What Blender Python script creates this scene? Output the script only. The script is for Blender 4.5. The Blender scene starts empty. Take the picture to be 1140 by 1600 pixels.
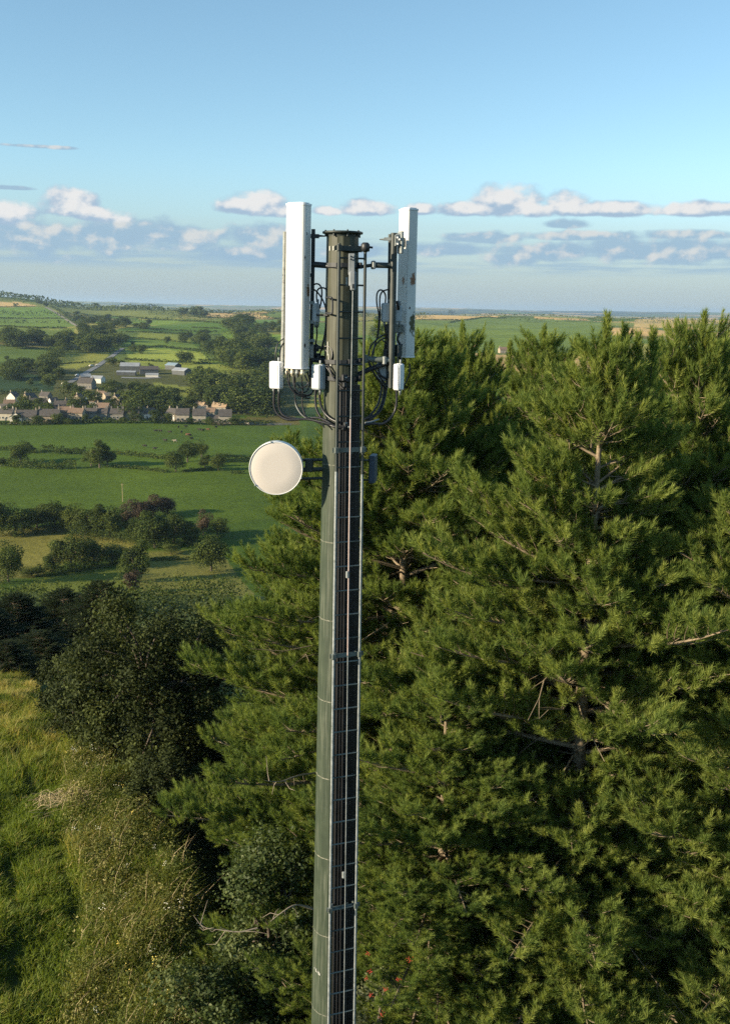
import bpy, math, random
import numpy as np
from mathutils import Vector, Matrix

# ------------------------------------------------------------------ scene, camera, world, sun
SC = bpy.context.scene
COL = SC.collection
RAD = math.radians
random.seed(7)
F = 1604.0                       # focal length in pixels of the 1140 x 1600 photograph
PITCH, ROLL = RAD(11.28), RAD(1.0)
CAMZ = 17.0
_f = np.array((0, math.cos(PITCH), -math.sin(PITCH)))
_r0 = np.array((1.0, 0, 0)); _u0 = np.array((0, math.sin(PITCH), math.cos(PITCH)))
_r = _r0 * math.cos(ROLL) + _u0 * math.sin(ROLL)
_u = -_r0 * math.sin(ROLL) + _u0 * math.cos(ROLL)
cam = bpy.data.cameras.new('camera'); camo = bpy.data.objects.new('camera', cam); COL.objects.link(camo)
cam.sensor_fit = 'VERTICAL'; cam.sensor_height = 24.0; cam.sensor_width = 24.0
cam.lens = 24.0 * F / 1600.0
cam.clip_start = 0.1; cam.clip_end = 60000
camo.matrix_world = Matrix(((_r[0], _u[0], -_f[0], 0), (_r[1], _u[1], -_f[1], 0), (_r[2], _u[2], -_f[2], CAMZ), (0, 0, 0, 1)))
SC.camera = camo
SC.view_settings.view_transform = 'Standard'; SC.view_settings.look = 'None'
SC.view_settings.exposure = 1.0; SC.view_settings.gamma = 1.0
SC.cycles.use_denoising = False
SC.cycles.max_bounces = 8; SC.cycles.diffuse_bounces = 5; SC.cycles.transmission_bounces = 5
SC.cycles.sample_clamp_indirect = 4.0
SC.cycles.volume_bounces = 0

SUN_EL, SUN_ROT = RAD(17.0), RAD(-112.0)      # rotation measured from +Y towards +X
sdir = Vector((math.sin(SUN_ROT) * math.cos(SUN_EL), math.cos(SUN_ROT) * math.cos(SUN_EL), math.sin(SUN_EL)))
sl = bpy.data.lights.new('sun', 'SUN'); sl.energy = 5.0; sl.angle = RAD(0.5); sl.color = (1.0, 0.85, 0.62)
so = bpy.data.objects.new('sun', sl); COL.objects.link(so)
so.rotation_euler = sdir.to_track_quat('Z', 'Y').to_euler()

def ray(px, py):
    d = _f + _r * ((px - 570.0) / F) + _u * ((800.0 - py) / F)
    return d / np.linalg.norm(d)
def at(px, py, Y):
    d = ray(px, py); t = Y / d[1]
    return Vector((d[0] * t, Y, CAMZ + d[2] * t))
def skyuv(px, py):               # photograph position -> azimuth and elevation (x 1604)
    d = ray(px, py)
    return math.atan2(d[0], d[1]) * F, math.asin(d[2]) * F

W = bpy.data.worlds.new('World'); SC.world = W; W.use_nodes = True
def build_world():
    nt = W.node_tree; nt.nodes.clear(); N = nt.nodes; L = nt.links
    def nd(t, **k):
        n = N.new(t)
        for a, b in k.items(): setattr(n, a, b)
        return n
    def plug(s, v):
        if isinstance(v, bpy.types.NodeSocket): L.new(v, s)
        else: s.default_value = v
    def M(op, a, b=0.0, c=None, clamp=False):
        n = nd('ShaderNodeMath', operation=op, use_clamp=clamp)
        plug(n.inputs[0], a); plug(n.inputs[1], b)
        if c is not None: plug(n.inputs[2], c)
        return n.outputs[0]
    def mapr(v, a, b, c=0.0, d=1.0, smooth=True):
        n = nd('ShaderNodeMapRange', interpolation_type='SMOOTHSTEP' if smooth else 'LINEAR', clamp=True)
        plug(n.inputs[0], v)
        for i, q in enumerate((a, b, c, d)): plug(n.inputs[i + 1], q)
        return n.outputs[0]
    def mixc(f, a, b):
        n = nd('ShaderNodeMix', data_type='RGBA'); plug(n.inputs['Factor'], f)
        plug(n.inputs[6], a); plug(n.inputs[7], b); return n.outputs[2]
    K = 4.9                                          # radiance of a white cloud before the strength below
    sky = nd('ShaderNodeTexSky', sky_type='NISHITA', sun_disc=False, sun_elevation=SUN_EL, sun_rotation=SUN_ROT,
             altitude=300, air_density=1.0, dust_density=0.15, ozone_density=2.2)
    tc = nd('ShaderNodeTexCoord'); sp = nd('ShaderNodeSeparateXYZ'); L.new(tc.outputs['Generated'], sp.inputs[0])
    U = M('MULTIPLY', M('ARCTAN2', sp.outputs[0], sp.outputs[1]), F)
    V = M('MULTIPLY', M('ARCSINE', sp.outputs[2]), F)
    def noise(su, sv, scale, detail=6, rough=0.55, du=0.0, dv=0.0):
        cb = nd('ShaderNodeCombineXYZ')
        plug(cb.inputs[0], M('MULTIPLY_ADD', U, su, du)); plug(cb.inputs[1], M('MULTIPLY_ADD', V, sv, dv))
        n = nd('ShaderNodeTexNoise', noise_dimensions='2D'); L.new(cb.outputs[0], n.inputs['Vector'])
        n.inputs['Scale'].default_value = scale; n.inputs['Detail'].default_value = detail; n.inputs['Roughness'].default_value = rough
        return n.outputs[0]
    sk = nd('ShaderNodeHueSaturation'); L.new(sky.outputs[0], sk.inputs['Color'])
    sk.inputs['Hue'].default_value = 0.485; sk.inputs['Saturation'].default_value = 0.92; sk.inputs['Value'].default_value = 1.0
    tn = nd('ShaderNodeMix', data_type='RGBA', blend_type='MULTIPLY'); tn.inputs['Factor'].default_value = 1.0
    L.new(sk.outputs[0], tn.inputs[6]); tn.inputs[7].default_value = (0.87, 0.97, 1.03, 1)
    base = mixc(mapr(V, 220.0, 0.0, 0.0, 0.88), tn.outputs[2], (0.415*K, 0.53*K, 0.595*K, 1))      # pale damp air low over the horizon
    # --- cumulus: rows of flat-based heaps, each an ellipse in azimuth/elevation broken up by noise
    puff = noise(1/50.0, 1/34.0, 1.0, 7, 0.54)
    puff_up = noise(1/50.0, 1/34.0, 1.0, 4, 0.46, -0.14, 0.24)      # the same heap sampled towards the sun
    warp = noise(1/70.0, 1/30.0, 1.0, 3, 0.5, 3.1, 7.7)
    def field(heaps):
        tot = None; hgt = None
        for (px, py, w, hu, hd) in heaps:
            u0, v0 = skyuv(px, py)
            du = M('DIVIDE', M('SUBTRACT', U, u0), float(w))
            dv = M('SUBTRACT', V, v0)
            hu = hu * 1.18; w = w * 1.08
            dvn = M('MAXIMUM', M('DIVIDE', dv, float(hu)), M('DIVIDE', dv, -float(hd)))
            m = M('SUBTRACT', 1.0, M('SQRT', M('ADD', M('MULTIPLY', du, du), M('MULTIPLY', dvn, dvn))))
            h = M('DIVIDE', M('ADD', dv, float(hd)), float(hu + hd))
            hm = M('MULTIPLY', h, M('MAXIMUM', m, 0.0))
            tot = m if tot is None else M('MAXIMUM', tot, m)
            hgt = hm if hgt is None else M('MAXIMUM', hgt, hm)
        return tot, hgt
    crisp = [(112,330,52,32,12),(150,338,60,16,8),(398,328,62,30,10),(440,334,46,16,7),(575,330,52,17,8),(508,331,30,10,6),(655,330,30,12,7),
             (795,328,66,38,13),(735,331,60,14,8),(838,333,40,15,8),(882,328,40,28,10),(960,331,110,14,8),(1080,331,120,13,8),(1180,331,90,14,8),(15,338,46,26,14)]
    soft = [(60,372,150,38,30),(190,372,150,26,28),(285,372,70,28,20),(410,372,80,22,18),(-60,370,120,30,30),(400,398,90,14,14),
            (880,352,60,9,6),(760,372,90,8,10),(900,370,150,10,8),(1080,368,120,9,8),(860,393,120,16,20),(960,391,90,22,22),(1065,393,110,24,22),(800,404,60,14,14),(700,390,80,12,12),(1190,392,110,22,24),(60,229,70,3,3),(20,294,40,4,3),(560,392,70,10,12)]
    f1, h1 = field(crisp); f2, h2 = field(soft)
    a1 = M('ADD', f1, M('MULTIPLY', M('SUBTRACT', puff, 0.5), 1.15)); a1 = M('ADD', a1, M('MULTIPLY', M('SUBTRACT', warp, 0.5), 0.5))
    m1 = mapr(a1, -0.04, 0.44)
    a2 = M('ADD', f2, M('MULTIPLY', M('SUBTRACT', puff, 0.5), 1.0)); a2 = M('ADD', a2, M('MULTIPLY', M('SUBTRACT', warp, 0.5), 0.9))
    m2 = M('MULTIPLY', mapr(a2, 0.0, 0.50), 0.9)
    # blue-grey flat layer under the heaps and its pale fringe
    lay = M('MULTIPLY', mapr(V, 46.0, 62.0), mapr(V, 125.0, 70.0))
    layn = noise(1/260.0, 1/16.0, 1.0, 5, 0.6, 1.0, 2.0)
    m3 = M('MULTIPLY', lay, mapr(layn, 0.34, 0.62)); m3 = M('MULTIPLY', m3, 0.75)
    lit = M('ADD', M('MULTIPLY', M('SUBTRACT', puff, puff_up), 1.9), M('MULTIPLY', h1, 1.9))
    lit1 = mapr(lit, 0.0, 0.62)
    lit2 = mapr(M('ADD', M('MULTIPLY', M('SUBTRACT', puff, puff_up), 2.6), M('MULTIPLY', h2, 0.6)), 0.02, 0.75)
    hi = (0.90*K, 0.905*K, 0.90*K, 1); mid = (0.42*K, 0.57*K, 0.73*K, 1); lo = (0.375*K, 0.55*K, 0.71*K, 1)
    c = mixc(m3, base, (0.37*K, 0.55*K, 0.71*K, 1))
    c = mixc(m2, c, mixc(lit2, lo, (0.76*K, 0.78*K, 0.78*K, 1)))
    c = mixc(m1, c, mixc(lit1, mid, hi))
    bg = nd('ShaderNodeBackground'); plug(bg.inputs[0], c); bg.inputs[1].default_value = 0.095
    out = nd('ShaderNodeOutputWorld'); L.new(bg.outputs[0], out.inputs[0])
build_world()

# ------------------------------------------------------------------ helpers
def tag(o, label=None, cat=None, group=None, kind=None):
    if label: o['label'] = label
    if cat: o['category'] = cat
    if group: o['group'] = group
    if kind: o['kind'] = kind
    return o
def empty(name, loc=(0, 0, 0), rz=0.0):
    o = bpy.data.objects.new(name, None); COL.objects.link(o); o.location = loc; o.rotation_euler = (0, 0, rz); o.empty_display_size = 0.2
    return o
def link(name, me, parent=None):
    o = bpy.data.objects.new(name, me); COL.objects.link(o)
    if parent: o.parent = parent
    return o
def arr_mesh(name, V, Fc, mat, tint=None, smooth=False, col=None):
    """numpy verts (n,3), faces (m,k) -> mesh"""
    V = np.asarray(V, np.float32); Fc = np.asarray(Fc, np.int32); m, k = Fc.shape
    me = bpy.data.meshes.new(name)
    me.vertices.add(len(V)); me.vertices.foreach_set('co', V.ravel())
    me.loops.add(m * k); me.loops.foreach_set('vertex_index', Fc.ravel())
    me.polygons.add(m); me.polygons.foreach_set('loop_start', np.arange(0, m * k, k, dtype=np.int32))
    try: me.polygons.foreach_set('loop_total', np.full(m, k, np.int32))
    except Exception: pass
    if smooth: me.polygons.foreach_set('use_smooth', np.ones(m, bool))
    me.update(calc_edges=True)
    if tint is not None:
        a = me.attributes.new('tint', 'FLOAT', 'POINT'); a.data.foreach_set('value', np.asarray(tint, np.float32))
    if col is not None:
        a = me.attributes.new('col', 'FLOAT_COLOR', 'POINT'); a.data.foreach_set('color', np.asarray(col, np.float32).ravel())
    if mat: me.materials.append(mat)
    return me

class MB:
    """collects boxes, tubes, prisms; build() links them as ONE mesh object"""
    def __init__(s): s.v = []; s.f = []; s.sm = []
    def add(s, vs, fs, smooth=False):
        b = len(s.v); s.v += [tuple(v) for v in vs]
        for f in fs: s.f.append([b + i for i in f]); s.sm.append(smooth)
    def box(s, c, size, rz=0.0, M=None, bev=0.0):
        x, y, z = (q / 2 for q in size)
        if bev > 0:                                   # vertical edges chamfered
            b = min(bev, x * .9, y * .9)
            pr = [(-x+b, -y), (x-b, -y), (x, -y+b), (x, y-b), (x-b, y), (-x+b, y), (-x, y-b), (-x, -y+b)]
            zb = min(bev, z * .9) * .7
            pts = [(a * (1 - b / x * .8), c2 * (1 - b / y * .8), -z) for a, c2 in pr] + [(a, c2, -z + zb) for a, c2 in pr] + [(a, c2, z - zb) for a, c2 in pr] + [(a * (1 - b / x * .8), c2 * (1 - b / y * .8), z) for a, c2 in pr]
            fs = [list(range(7, -1, -1)), [24 + i for i in range(8)]]
            for r in range(3):
                for i in range(8): j = (i + 1) % 8; fs.append([r*8+i, r*8+j, r*8+8+j, r*8+8+i])
        else:
            pts = [(-x,-y,-z),(x,-y,-z),(x,y,-z),(-x,y,-z),(-x,-y,z),(x,-y,z),(x,y,z),(-x,y,z)]
            fs = [(3,2,1,0),(4,5,6,7),(0,1,5,4),(1,2,6,5),(2,3,7,6),(3,0,4,7)]
        R = Matrix.Rotation(rz, 3, 'Z') if M is None else M
        c = Vector(c); s.add([R @ Vector(p) + c for p in pts], fs)
    def tube(s, pts, r, n=8, cap=True, smooth=True):
        pts = [Vector(p) for p in pts]; m = len(pts)
        if isinstance(r, (int, float)): r = [r] * m
        up = None; vs = []; fs = []
        for i in range(m):
            t = (pts[min(i+1, m-1)] - pts[max(i-1, 0)])
            if t.length < 1e-9: t = Vector((0, 0, 1))
            t.normalize()
            if up is None: up = Vector((1, 0, 0)) if abs(t.x) < .8 else Vector((0, 1, 0))
            a = t.cross(up)
            if a.length < 1e-6: a = t.orthogonal()
            a.normalize(); b = a.cross(t); up = b
            for k in range(n):
                q = 2 * math.pi * k / n
                vs.append(pts[i] + (a * math.cos(q) + b * math.sin(q)) * r[i])
        for i in range(m - 1):
            for k in range(n):
                k2 = (k + 1) % n; fs.append((i*n+k, i*n+k2, (i+1)*n+k2, (i+1)*n+k))
        s.add(vs, fs, smooth)
        if cap:
            s.add(vs[:n], [list(range(n - 1, -1, -1))]); s.add(vs[-n:], [list(range(n))])
    def lathe(s, prof, n, M, smooth=True):            # profile of (radius, z), matrix M
        vs = [M @ Vector((r * math.cos(2*math.pi*k/n), r * math.sin(2*math.pi*k/n), z)) for r, z in prof for k in range(n)]
        fs = []
        for i in range(len(prof) - 1):
            for k in range(n): k2 = (k+1) % n; fs.append((i*n+k, i*n+k2, (i+1)*n+k2, (i+1)*n+k))
        s.add(vs, fs, smooth)
    def mesh(s, name, mat):
        me = bpy.data.meshes.new(name); me.from_pydata(s.v, [], s.f)
        for p, q in zip(me.polygons, s.sm): p.use_smooth = q
        me.materials.append(mat); me.update(); return me
    def build(s, name, mat, parent=None): return link(name, s.mesh(name, mat), parent)

def crv(pts, k=6):
    """Catmull-Rom through the points"""
    P = [Vector(p) for p in pts]; P = [P[0] * 2 - P[1]] + P + [P[-1] * 2 - P[-2]]; out = []
    for i in range(1, len(P) - 2):
        a, b, c, d = P[i-1], P[i], P[i+1], P[i+2]
        for j in range(k):
            t = j / k
            out.append(.5 * ((2*b) + (c-a)*t + (2*a-5*b+4*c-d)*t*t + (3*b-a-3*c+d)*t**3))
    out.append(P[-2]); return out

# ------------------------------------------------------------------ materials
def newmat(name):
    m = bpy.data.materials.new(name); m.use_nodes = True; nt = m.node_tree; nt.nodes.clear()
    out = nt.nodes.new('ShaderNodeOutputMaterial'); return m, nt, out
def N_(nt, t, ins=None, **k):
    n = nt.nodes.new(t)
    for a, b in k.items(): setattr(n, a, b)
    for a, b in (ins or {}).items():
        if isinstance(b, bpy.types.NodeSocket): nt.links.new(b, n.inputs[a])
        else: n.inputs[a].default_value = b
    return n
def mixn(nt, f, a, b, mode='MIX'):
    n = N_(nt, 'ShaderNodeMix', data_type='RGBA', blend_type=mode)
    for s, v in (('Factor', f), (6, a), (7, b)):
        if isinstance(v, bpy.types.NodeSocket): nt.links.new(v, n.inputs[s])
        else: n.inputs[s].default_value = v
    return n.outputs[2]
def c4(c): return (c[0], c[1], c[2], 1.0)
def rampn(nt, v, stops):
    n = N_(nt, 'ShaderNodeValToRGB', {'Fac': v}); e = n.color_ramp.elements
    while len(e) < len(stops): e.new(0.5)
    for q, (p, c) in zip(e, stops): q.position = p; q.color = c4(c) if len(c) == 3 else c
    return n.outputs[0]
def noisen(nt, vec, scale, detail=4, rough=.55):
    n = N_(nt, 'ShaderNodeTexNoise', {'Scale': scale, 'Detail': detail, 'Roughness': rough})
    if vec is not None: nt.links.new(vec, n.inputs['Vector'])
    return n.outputs[0]
def paint(name, c1, c2, rough=.5, scale=6.0, metal=0.0, bump=.0, spec=.5, dirt=None, dscale=18.0, dth=(.62,.72)):
    m, nt, out = newmat(name)
    tc = N_(nt, 'ShaderNodeTexCoord').outputs['Object']
    col = rampn(nt, noisen(nt, tc, scale, 5, .6), [(.3, c1), (.7, c2)])
    if dirt:
        d = rampn(nt, noisen(nt, tc, dscale, 6, .65), [(dth[0], (0,0,0)), (dth[1], (1,1,1))])
        col = mixn(nt, d, col, c4(dirt))
    b = N_(nt, 'ShaderNodeBsdfPrincipled', {'Base Color': col, 'Roughness': rough, 'Metallic': metal, 'Specular IOR Level': spec})
    if bump:
        bp = N_(nt, 'ShaderNodeBump', {'Height': noisen(nt, tc, scale * 6, 4), 'Strength': bump, 'Distance': .01})
        nt.links.new(bp.outputs[0], b.inputs['Normal'])
    nt.links.new(b.outputs[0], out.inputs[0]); return m
def leafmat(name, cs, trans=.25, rough=.55, spec=.3, rnd=.35):
    """cs: 3 leaf colours, picked by the leaf's tint and the plant's own random number"""
    m, nt, out = newmat(name)
    t = N_(nt, 'ShaderNodeAttribute', attribute_name='tint').outputs['Fac']
    oi = N_(nt, 'ShaderNodeObjectInfo').outputs['Random']
    v = N_(nt, 'ShaderNodeMath', {0: oi, 1: rnd, 2: t}, operation='MULTIPLY_ADD').outputs[0]
    v = N_(nt, 'ShaderNodeMath', {0: v, 1: rnd / 2}, operation='SUBTRACT').outputs[0]
    col = rampn(nt, v, [(0, cs[0]), (.5, cs[1]), (1, cs[2])])
    b = N_(nt, 'ShaderNodeBsdfPrincipled', {'Base Color': col, 'Roughness': rough, 'Specular IOR Level': spec})
    tr = N_(nt, 'ShaderNodeBsdfTranslucent', {'Color': mixn(nt, 1.0, col, (1.3, 1.25, .75, 1), 'MULTIPLY')})
    mx = N_(nt, 'ShaderNodeMixShader', {0: trans, 1: b.outputs[0], 2: tr.outputs[0]})
    nt.links.new(mx.outputs[0], out.inputs[0]); return m

MT = {}
MT['needle'] = leafmat('pine_needles', [(.074,.120,.032), (.172,.228,.054), (.310,.345,.092)], .45, .6, .10, .18)
MT['needle_dark'] = leafmat('shaded_pine_needles', [(.020,.036,.020), (.036,.056,.028), (.075,.095,.040)], .25, .6, .10, .25)  # shade on the slope-edge young pines, put into a darker needle colour
MT['bark'] = paint('pine_bark', (.13,.098,.060), (.29,.225,.145), .9, 14, bump=.6)
MT['deadwood'] = paint('dead_twig', (.19,.15,.105), (.32,.265,.195), .9, 20)
MT['leaf_dark'] = leafmat('dark_leaves', [(.022,.030,.010), (.040,.052,.016), (.095,.115,.032)], .22, .7, .12, .1)
MT['leaf_gloss'] = leafmat('glossy_leaves', [(.034,.050,.014), (.060,.085,.022), (.15,.17,.06)], .25, .55, .22, .1)
MT['leaf_rowan'] = leafmat('rowan_leaves', [(.05,.06,.025), (.10,.11,.05), (.26,.26,.14)], .2, .6, .2, .1)
MT['leaf_far'] = leafmat('hedgerow_leaves', [(.036,.054,.014), (.072,.098,.022), (.145,.170,.040)], .25, .8, .08, .5)
MT['leaf_brown'] = leafmat('russet_leaves', [(.050,.034,.020), (.075,.052,.028), (.11,.085,.04)], .15, .7, .2, .3)
MT['leaf_spruce'] = leafmat('blue_green_needles', [(.018,.034,.020), (.030,.052,.030), (.055,.085,.045)], .15, .6, .3, .2)
MT['trunk'] = paint('tree_trunk', (.07,.055,.04), (.14,.11,.08), .95, 9, bump=.5)
MT['berry'] = paint('red_berry', (.32,.025,.012), (.42,.05,.015), .4, 30)
MT['grass'] = leafmat('grass_blades', [(.085,.140,.016), (.165,.215,.026), (.42,.34,.11)], .42, .6, .25, .0)
MT['weed'] = leafmat('weed_leaves', [(.070,.095,.020), (.165,.175,.042), (.42,.35,.15)], .3, .7, .2, .0)
MT['straw'] = paint('dry_stalks', (.30,.23,.12), (.45,.36,.20), .9, 5)

# ------------------------------------------------------------------ terrain
KY = np.array([-1e5, 0, 30, 46, 60, 80, 120, 180, 250, 640, 720, 900, 1150, 1500, 2000, 2600, 3200, 3800, 5200, 7500, 9000, 11000, 13000, 18500, 1e5])
KZ = np.array([0, 0, 0, -.8, -5, -13, -28, -42, -51, -51, -49, -39.5, -30.5, -23, -17.5, -10.5, -2, -16, -60, -60, -14, -40, 8, 14, 14.])
def hgt(x, y):
    x = np.asarray(x, float); y = np.asarray(y, float)
    z = np.interp(y, KY, KZ)
    # smooth the knots a little
    for k in (.94, 1.06): z = z + np.interp(y * k, KY, KZ)
    z = z / 3.0
    w = np.clip((y - 250) / 700, 0, 1)
    z = z + w * (2.2 * np.sin(x / 61 + y / 173 + .5) + 2.6 * np.sin(x / 117 - y / 211) + 1.3 * np.sin(x / 37 + y / 89))
    wf = np.clip((y - 6000) / 3000, 0, 1)
    z = z + wf * (9 * np.sin(x / 740 + 1) + 7 * np.sin(x / 1310 + y / 900) + 3 * np.sin(x / 290 + 2))
    z = z + 62 * np.exp(-((x + 1330) / 420) ** 2 - ((y - 2750) / 520) ** 2)
    z = z + 3.0 * np.exp(-((x - 20) / 160) ** 2 - ((y - 420) / 90) ** 2) - 2.0 * np.exp(-((x + 120) / 60) ** 2 - ((y - 400) / 40) ** 2)
    nr = np.clip((y - 14) / 8, 0, 1) * np.clip((70 - y) / 20, 0, 1)
    z = z + nr * .5 * (.22 * np.sin(x * .9 + y * .5) + .18 * np.sin(x * 1.7 - y * .8 + 1) + .12 * np.sin(y * 1.9 + x * .3))
    # the bank drops away to the right of the grass
    z = z - 1.6 * np.clip((x + .17 * y + 1.0) / 3.0, 0, 1) * np.clip((y - 17) / 8, 0, 1) * np.clip((60 - y) / 20, 0, 1)
    return z
_YS = np.geomspace(9, 17000, 1400)
def ground(px, py):
    d = ray(px, py); t = _YS / d[1]; X = d[0] * t; Z = CAMZ + d[2] * t
    g = Z - hgt(X, _YS); k = np.where(g < 0)[0]
    if len(k) == 0: return Vector((X[-1], _YS[-1], float(hgt(X[-1], _YS[-1]))))
    i = max(int(k[0]), 1); a, b = g[i-1], g[i]; s = a / (a - b)
    y = _YS[i-1] + (_YS[i] - _YS[i-1]) * s; x = d[0] / d[1] * y
    return Vector((x, y, float(hgt(x, y))))
def mpp(p): return math.sqrt((p.x)**2 + p.y**2) / F          # metres per photograph pixel at p
def inpoly(x, y, poly):
    c = np.zeros(x.shape, bool); n = len(poly); j = n - 1
    for i in range(n):
        xi, yi = poly[i]; xj, yj = poly[j]
        if yi != yj: c ^= ((yi > y) != (yj > y)) & (x < (xj - xi) * (y - yi) / (yj - yi) + xi)
        j = i
    return c
def hash2(i, j, k=0):
    v = np.sin(i * 127.1 + j * 311.7 + k * 74.7) * 43758.5453
    return v - np.floor(v)
def wpoly(pts): return [(p.x, p.y) for p in (ground(*q) for q in pts)]

G_PASTURE = (.060, .125, .018); G_LUSH = (.105, .185, .028); G_OLIVE = (.195, .215, .070); G_PALE = (.150, .195, .050)
G_TAN = (.46, .36, .21); G_DARK = (.042, .088, .022); G_ROUGH = (.12, .125, .045); G_SCRUB = (.06, .075, .03)
FIELDS = [  # outline in photograph pixels, turned into ground coordinates below; colour of the crop, with shade in one field
    ([(-60,663),(480,658),(480,735),(0,735),(-60,735)], (.078,.152,.021)),
    ([(-60,735),(480,730),(480,812),(330,818),(250,790),(60,800),(-60,822)], (.072,.138,.018)),
    ([(-40,828),(110,822),(215,846),(232,868),(110,876),(60,900),(-40,912)], G_OLIVE),
    ([(20,928),(60,905),(190,885),(212,920),(130,965),(0,965)], (.165,.225,.05)),
    ([(232,862),(345,858),(400,930),(250,960),(215,915)], (.175,.205,.07)),
    ([(-60,481),(68,480),(104,496),(-60,497)], (.10,.19,.030)), ([(-60,499),(104,498),(121,509),(80,514),(-60,508)], (.10,.175,.030)),
    ([(-60,471),(30,472),(56,477),(52,479),(-60,479)], G_TAN),
    ([(-60,509),(80,515),(118,512),(112,530),(-60,540)], (.105,.16,.035)),
    ([(-60,538),(86,545),(74,558),(60,575),(-60,576)], (.065,.115,.028)), ([(-60,578),(88,588),(84,612),(-60,615)], (.020,.048,.026)),  # second field: green darkened for the shade lying on it
    ([(76,560),(112,556),(172,548),(166,562),(120,577),(72,572)], (.18,.215,.055)),
    ([(196,546),(255,543),(316,551),(328,565),(200,561)], (.19,.26,.06)), ([(205,562),(330,566),(395,582),(330,585),(200,570)], (.15,.205,.05)),
    ([(212,529),(300,536),(318,550),(205,543)], (.095,.165,.030)), ([(218,519),(300,524),(298,535),(214,528)], (.145,.195,.042)),
    ([(72,478),(150,480),(284,492),(270,500),(180,494),(95,490)], (.125,.165,.045)),
    ([(322,489),(402,491),(432,497),(400,499),(322,494)], G_TAN), ([(392,501),(446,498),(446,508),(400,514)], (.09,.175,.035)), ([(400,514),(446,508),(446,522),(410,522)], (.15,.17,.055)),
    ([(240,598),(300,605),(298,612),(244,607)], G_PALE), ([(250,612),(300,614),(290,626),(240,622)], G_PALE),
    ([(555,492),(622,490),(622,500),(555,503)], (.16,.17,.06)), ([(555,503),(622,500),(622,520),(555,524)], (.135,.17,.04)),
    ([(646,491),(780,494.5),(716,500),(646,499)], (.40,.32,.19)), ([(646,500),(716,501),(790,496),(948,503),(960,540),(646,548)], (.10,.165,.038)),
    ([(990,500),(1140,496),(1140,503),(990,512)], (.32,.28,.16)),
    ([(330,655),(460,648),(470,664),(330,664)], G_ROUGH),
]
def terrain_colour(x, y):
    n = len(x); C = np.ones((n, 4))
    C[:, :3] = G_PASTURE
    far = y > 650
    cx, cy = np.where(y > 5500, 700., 150.), np.where(y > 5500, 900., 190.)
    sx = x + .35 * y * .12 * np.sin(y / 900.)
    i, j = np.floor(sx / cx), np.floor(y / cy + .25 * np.sin(sx / cx * 2.0)); h = hash2(i, j); h2 = hash2(i, j, 3)
    pal = np.array([G_LUSH, G_PASTURE, G_PALE, G_OLIVE, (.09,.15,.032), G_ROUGH, (.075,.12,.03)])
    pc = pal[(h * len(pal)).astype(int)] * (.85 + .3 * h2[:, None])
    t = (h2 > .90) | ((y > 5500) & (h2 > .78)); pc[t] = np.array(G_TAN) * .85
    w = (y > 5500) & (h < .42); pc[w] = (.03, .05, .025)
    C[far, :3] = pc[far]
    bel = (y > 640) & (y < 940) & (x < -40); C[bel, :3] = G_SCRUB
    for pts, c in FIELDS:
        if min(p[1] for p in pts) < 400: continue
        m = inpoly(x, y, wpoly(pts)); C[m, :3] = c
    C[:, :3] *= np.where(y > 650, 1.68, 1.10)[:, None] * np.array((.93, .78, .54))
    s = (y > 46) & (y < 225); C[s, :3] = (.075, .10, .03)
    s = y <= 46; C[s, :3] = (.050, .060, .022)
    return C
def build_ground():
    fine = np.linspace(RAD(-24), RAD(24), 620); rest = np.linspace(RAD(24), RAD(336), 90)[1:-1]
    az = np.concatenate([fine, rest]); na = len(az)
    rr = np.geomspace(3.0, 18400, 640)
    R, A = np.meshgrid(rr, az, indexing='ij'); X = (R * np.sin(A)).ravel(); Y = (R * np.cos(A)).ravel()
    Z = hgt(X, Y); V = np.stack([X, Y, Z], 1); V = np.vstack([V, [[0, 0, 0]]])
    i = np.arange(len(rr) - 1)[:, None] * na; k = np.arange(na)[None, :]; k2 = (k + 1) % na
    Fq = np.stack([i + k, i + na + k, i + na + k2, i + k2], -1).reshape(-1, 4)[:, ::-1]
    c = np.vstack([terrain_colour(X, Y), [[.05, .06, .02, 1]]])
    m, nt, out = newmat('meadow_ground')
    geo = N_(nt, 'ShaderNodeNewGeometry').outputs['Position']
    col = N_(nt, 'ShaderNodeAttribute', attribute_name='col').outputs['Color']
    a = rampn(nt, noisen(nt, geo, .018, 5, .6), [(.25, (.70,.74,.72)), (.75, (1.28,1.22,1.2))])
    b = rampn(nt, noisen(nt, geo, .35, 6, .7), [(.3, (.72,.74,.7)), (.7, (1.22,1.2,1.2))])
    d = rampn(nt, noisen(nt, geo, 3.0, 4, .7), [(.3, (.75,.75,.72)), (.7, (1.2,1.2,1.15))])
    for q in (a, b, d): col = mixn(nt, 1.0, col, q, 'MULTIPLY')
    bs = N_(nt, 'ShaderNodeBsdfPrincipled', {'Base Color': col, 'Roughness': .95, 'Specular IOR Level': .1})
    bp = N_(nt, 'ShaderNodeBump', {'Height': noisen(nt, geo, .8, 6, .75), 'Strength': .6, 'Distance': .6}); nt.links.new(bp.outputs[0], bs.inputs['Normal'])
    nt.links.new(bs.outputs[0], out.inputs[0])
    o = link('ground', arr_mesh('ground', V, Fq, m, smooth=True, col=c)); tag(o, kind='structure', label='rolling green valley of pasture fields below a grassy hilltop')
build_ground()

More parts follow.
